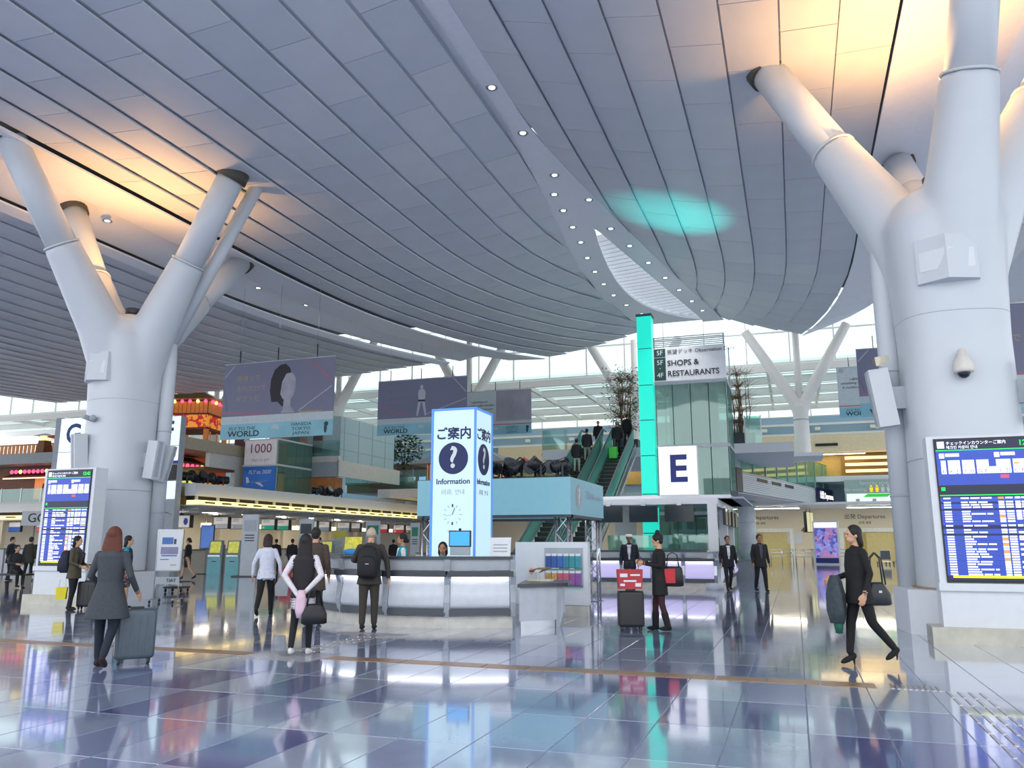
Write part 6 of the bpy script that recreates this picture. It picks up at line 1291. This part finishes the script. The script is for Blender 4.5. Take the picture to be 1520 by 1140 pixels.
# ---- 14 woman with phone
p = gz(981, 936); rz = LEFT-.12
person('woman in a black dress with a topknot looking at her phone', p, rz, 1.62, legs=((10, 8), (-4, 10)), sex='f', top='#121215', coat=(.62, .2), coatc='#121215', legc='#3a1a22', shoe='#141314', boots=True, hair='bun', hairc='#120f0f', vox=.010, bow=.3, arms=[((-.2, .03, 1.14), (-.07, -.27, 1.2)), ((.2, .03, 1.14), (.07, -.27, 1.18))], trouser=.95)
q = p+fw(rz)*.34; ph = MB().cbox((0, 0, 0), (.07, .012, .14), rx=-.6).build('phone', BLACK, None, (q.x, q.y, 1.19), rz, label='dark phone held by the woman in the black dress', category='phone')
q = p-fw(rz)*.24; handbag('black and red shoulder bag on the back of the woman with the phone', (q.x, q.y, .74), rz+PI/2, '#1c1416', .36, .18, .34, .24, .9)
rd = MB().box(-.15, -.012, 0, .03, .0, .24).build('red_bag_face', RED, bpy.data.objects[[o.name for o in bpy.data.objects if o.name.startswith('handbag')][-1]], (0, -.09, .06))
q = gz(937, 936); suitcase('black soft suitcase topped by a red bag', (q.x, q.y, 0), .35, .44, .28, .66, '#17181b', False, 0)
tb_ = thing('shopping_bag', 'red patterned shopping bag standing on the black suitcase', 'bag', (q.x, q.y-.02, .70), .35)
RP = mat('bag_red_print', '#b22a35', .5, noise=.05)
MB().loft([[(-.2, -.1, 0), (.2, -.1, 0), (.2, .1, 0), (-.2, .1, 0)], [(-.22, -.08, .33), (.22, -.08, .33), (.22, .08, .33), (-.22, .08, .33)]], smooth=False).build('bag_body', RP, tb_)
for a, b_, c, d in ((-.18, .2, -.05, .26), (-.12, .12, .1, .15), (.0, .22, .17, .25), (.08, .04, .18, .1), (-.18, .05, -.1, .09)): MB().box(a, -.103+.02*b_/.33, b_, c, -.085, d).build('white_print', WHITE, tb_)
for s in (-.07, .07): MB().tube([(-.07, s, .33), (-.05, s, .46), (.05, s, .46), (.07, s, .33)], .007, 6).build('handle', BLACK, tb_)
# ---- 15, 16 businessmen
p = gz(1083, 877); person('man in a black suit and white open shirt walking beside the bridge pillar', p, TOWARD, 1.7, legs=((14, 6), (-12, 12)), top='#14161d', shirt='#dcdde2', coat=(.74, .2), coatc='#14161d', legc='#14161d', hairc='#241a16', vox=.013, skin='#9c6f58')
p = gz(1131, 878); person('man in a black jacket over a grey shirt walking toward the concourse', p, TOWARD+.1, 1.74, legs=((-10, 10), (13, 6)), top='#17181c', shirt='#4a4e58', coat=(.72, .21), coatc='#17181c', legc='#131417', hairc='#2a1f1a', vox=.013, skin='#9c6f58', trouser=1.12)
# ---- 17 woman on the right
p = gz(1283, 989); rz = LEFT+.05
person('woman in black with heels walking left, a grey coat over her arm', p, rz, 1.63, legs=((12, 6), (-15, 22)), sex='f', bulk=1.18, top='#101013', coat=(.72, .215), coatc='#101013', legc='#0f0f12', shoe='#0d0d0f', hair='bob', hairc='#141011', vox=.009, heel=.06, trouser=1.0, arms=[((-.22, .04, 1.1), (-.2, -.22, 1.02)), ((.23, .06, 1.1), (.24, -.03, .86))])
q = p+fw(rz)*.24+rt(rz)*-.12; cm = MB(); r = random.Random(4); rings = []
for i, (z, s) in enumerate(((0, .75), (.15, 1.0), (.35, .95), (.5, .7), (.58, .45))): rings.append([(.16*s*math.cos(a)*(1+.12*math.sin(5*a+i)), .1*s*math.sin(a)*(1+.15*math.cos(4*a+i)), z) for a in [2*PI*j/28 for j in range(28)]])
cm.loft(rings); co = cm.build('draped_coat', mat('coat_slate', '#3c454a', .8, noise=.2, scale=15), None, (q.x, q.y, .5), rz, label='slate grey coat draped over the arm of the walking woman', category='coat'); MB().loft([[(.05*math.cos(a)+.03, .04*math.sin(a), -.12) for a in [2*PI*j/12 for j in range(12)]], [(.09*math.cos(a)+.03, .06*math.sin(a), .06) for a in [2*PI*j/12 for j in range(12)]]]).build('green_lining', mat('lining_green', '#1f5f4d', .7), co)
q = p-fw(rz)*.24; handbag('dark shoulder bag hanging behind the walking woman in heels', (q.x, q.y, .72), rz+PI/2, '#20272e', .32, .16, .28, .36, .55)
# ---- 18 escalator riders and gallery people
def on_esc(V, U): return (V, U, max(0, (U-31.2)*.5556)+.21)
person('man in a dark jacket and light trousers standing on the escalator', on_esc(-10.2, 39.7), PI, 1.72, top='#1c1d24', coat=(.76, .2), coatc='#1c1d24', legc='#aeb8a4', vox=.02, group=None)
person('man with a shoulder bag and light trousers higher on the escalator', on_esc(-9.95, 40.9), PI, 1.72, top='#20222b', coat=(.76, .2), coatc='#20222b', legc='#9fae9a', vox=.02)
person('woman in black at the foot of the visible escalator steps', on_esc(-10.35, 37.9), PI-.5, 1.6, sex='f', top='#17171a', coat=(.6, .2), coatc='#17171a', hair='mid', vox=.02)
p3 = on_esc(-8.5, 41.6); person('man in a dark suit on the escalator behind a green case', p3, PI, 1.74, top='#14161f', coat=(.72, .2), coatc='#14161f', legc='#15171f', vox=.02, hairc='#6a6a70')
person('traveller in black beside the bamboo at the escalator top', on_esc(-8.15, 42.6), PI-.3, 1.72, top='#101216', coat=(.7, .22), coatc='#101216', vox=.02)
q3 = on_esc(-8.6, 41.0); suitcase('bright green suitcase on the escalator', q3, .1, .46, .28, .68, '#22c02a', True, .4)
person('person in dark clothes at the head of the left escalator', (-10.1, 44.2, 6.5), 0.2, 1.7, top='#1a1a20', coat=(.7, .2), coatc='#1a1a20', vox=.022)
person('man standing at the balcony of the orange lit shop', (-53.6, 46.9, 4.5), .4, 1.72, top='#15171d', coat=(.7, .2), coatc='#15171d', vox=.022)
p = gz(741, 852); person('dark haired visitor beyond the counter near gate ten', (p.x, p.y, 0), LEFT, 1.7, top='#17181f', coat=(.7, .2), coatc='#17181f', vox=.02)
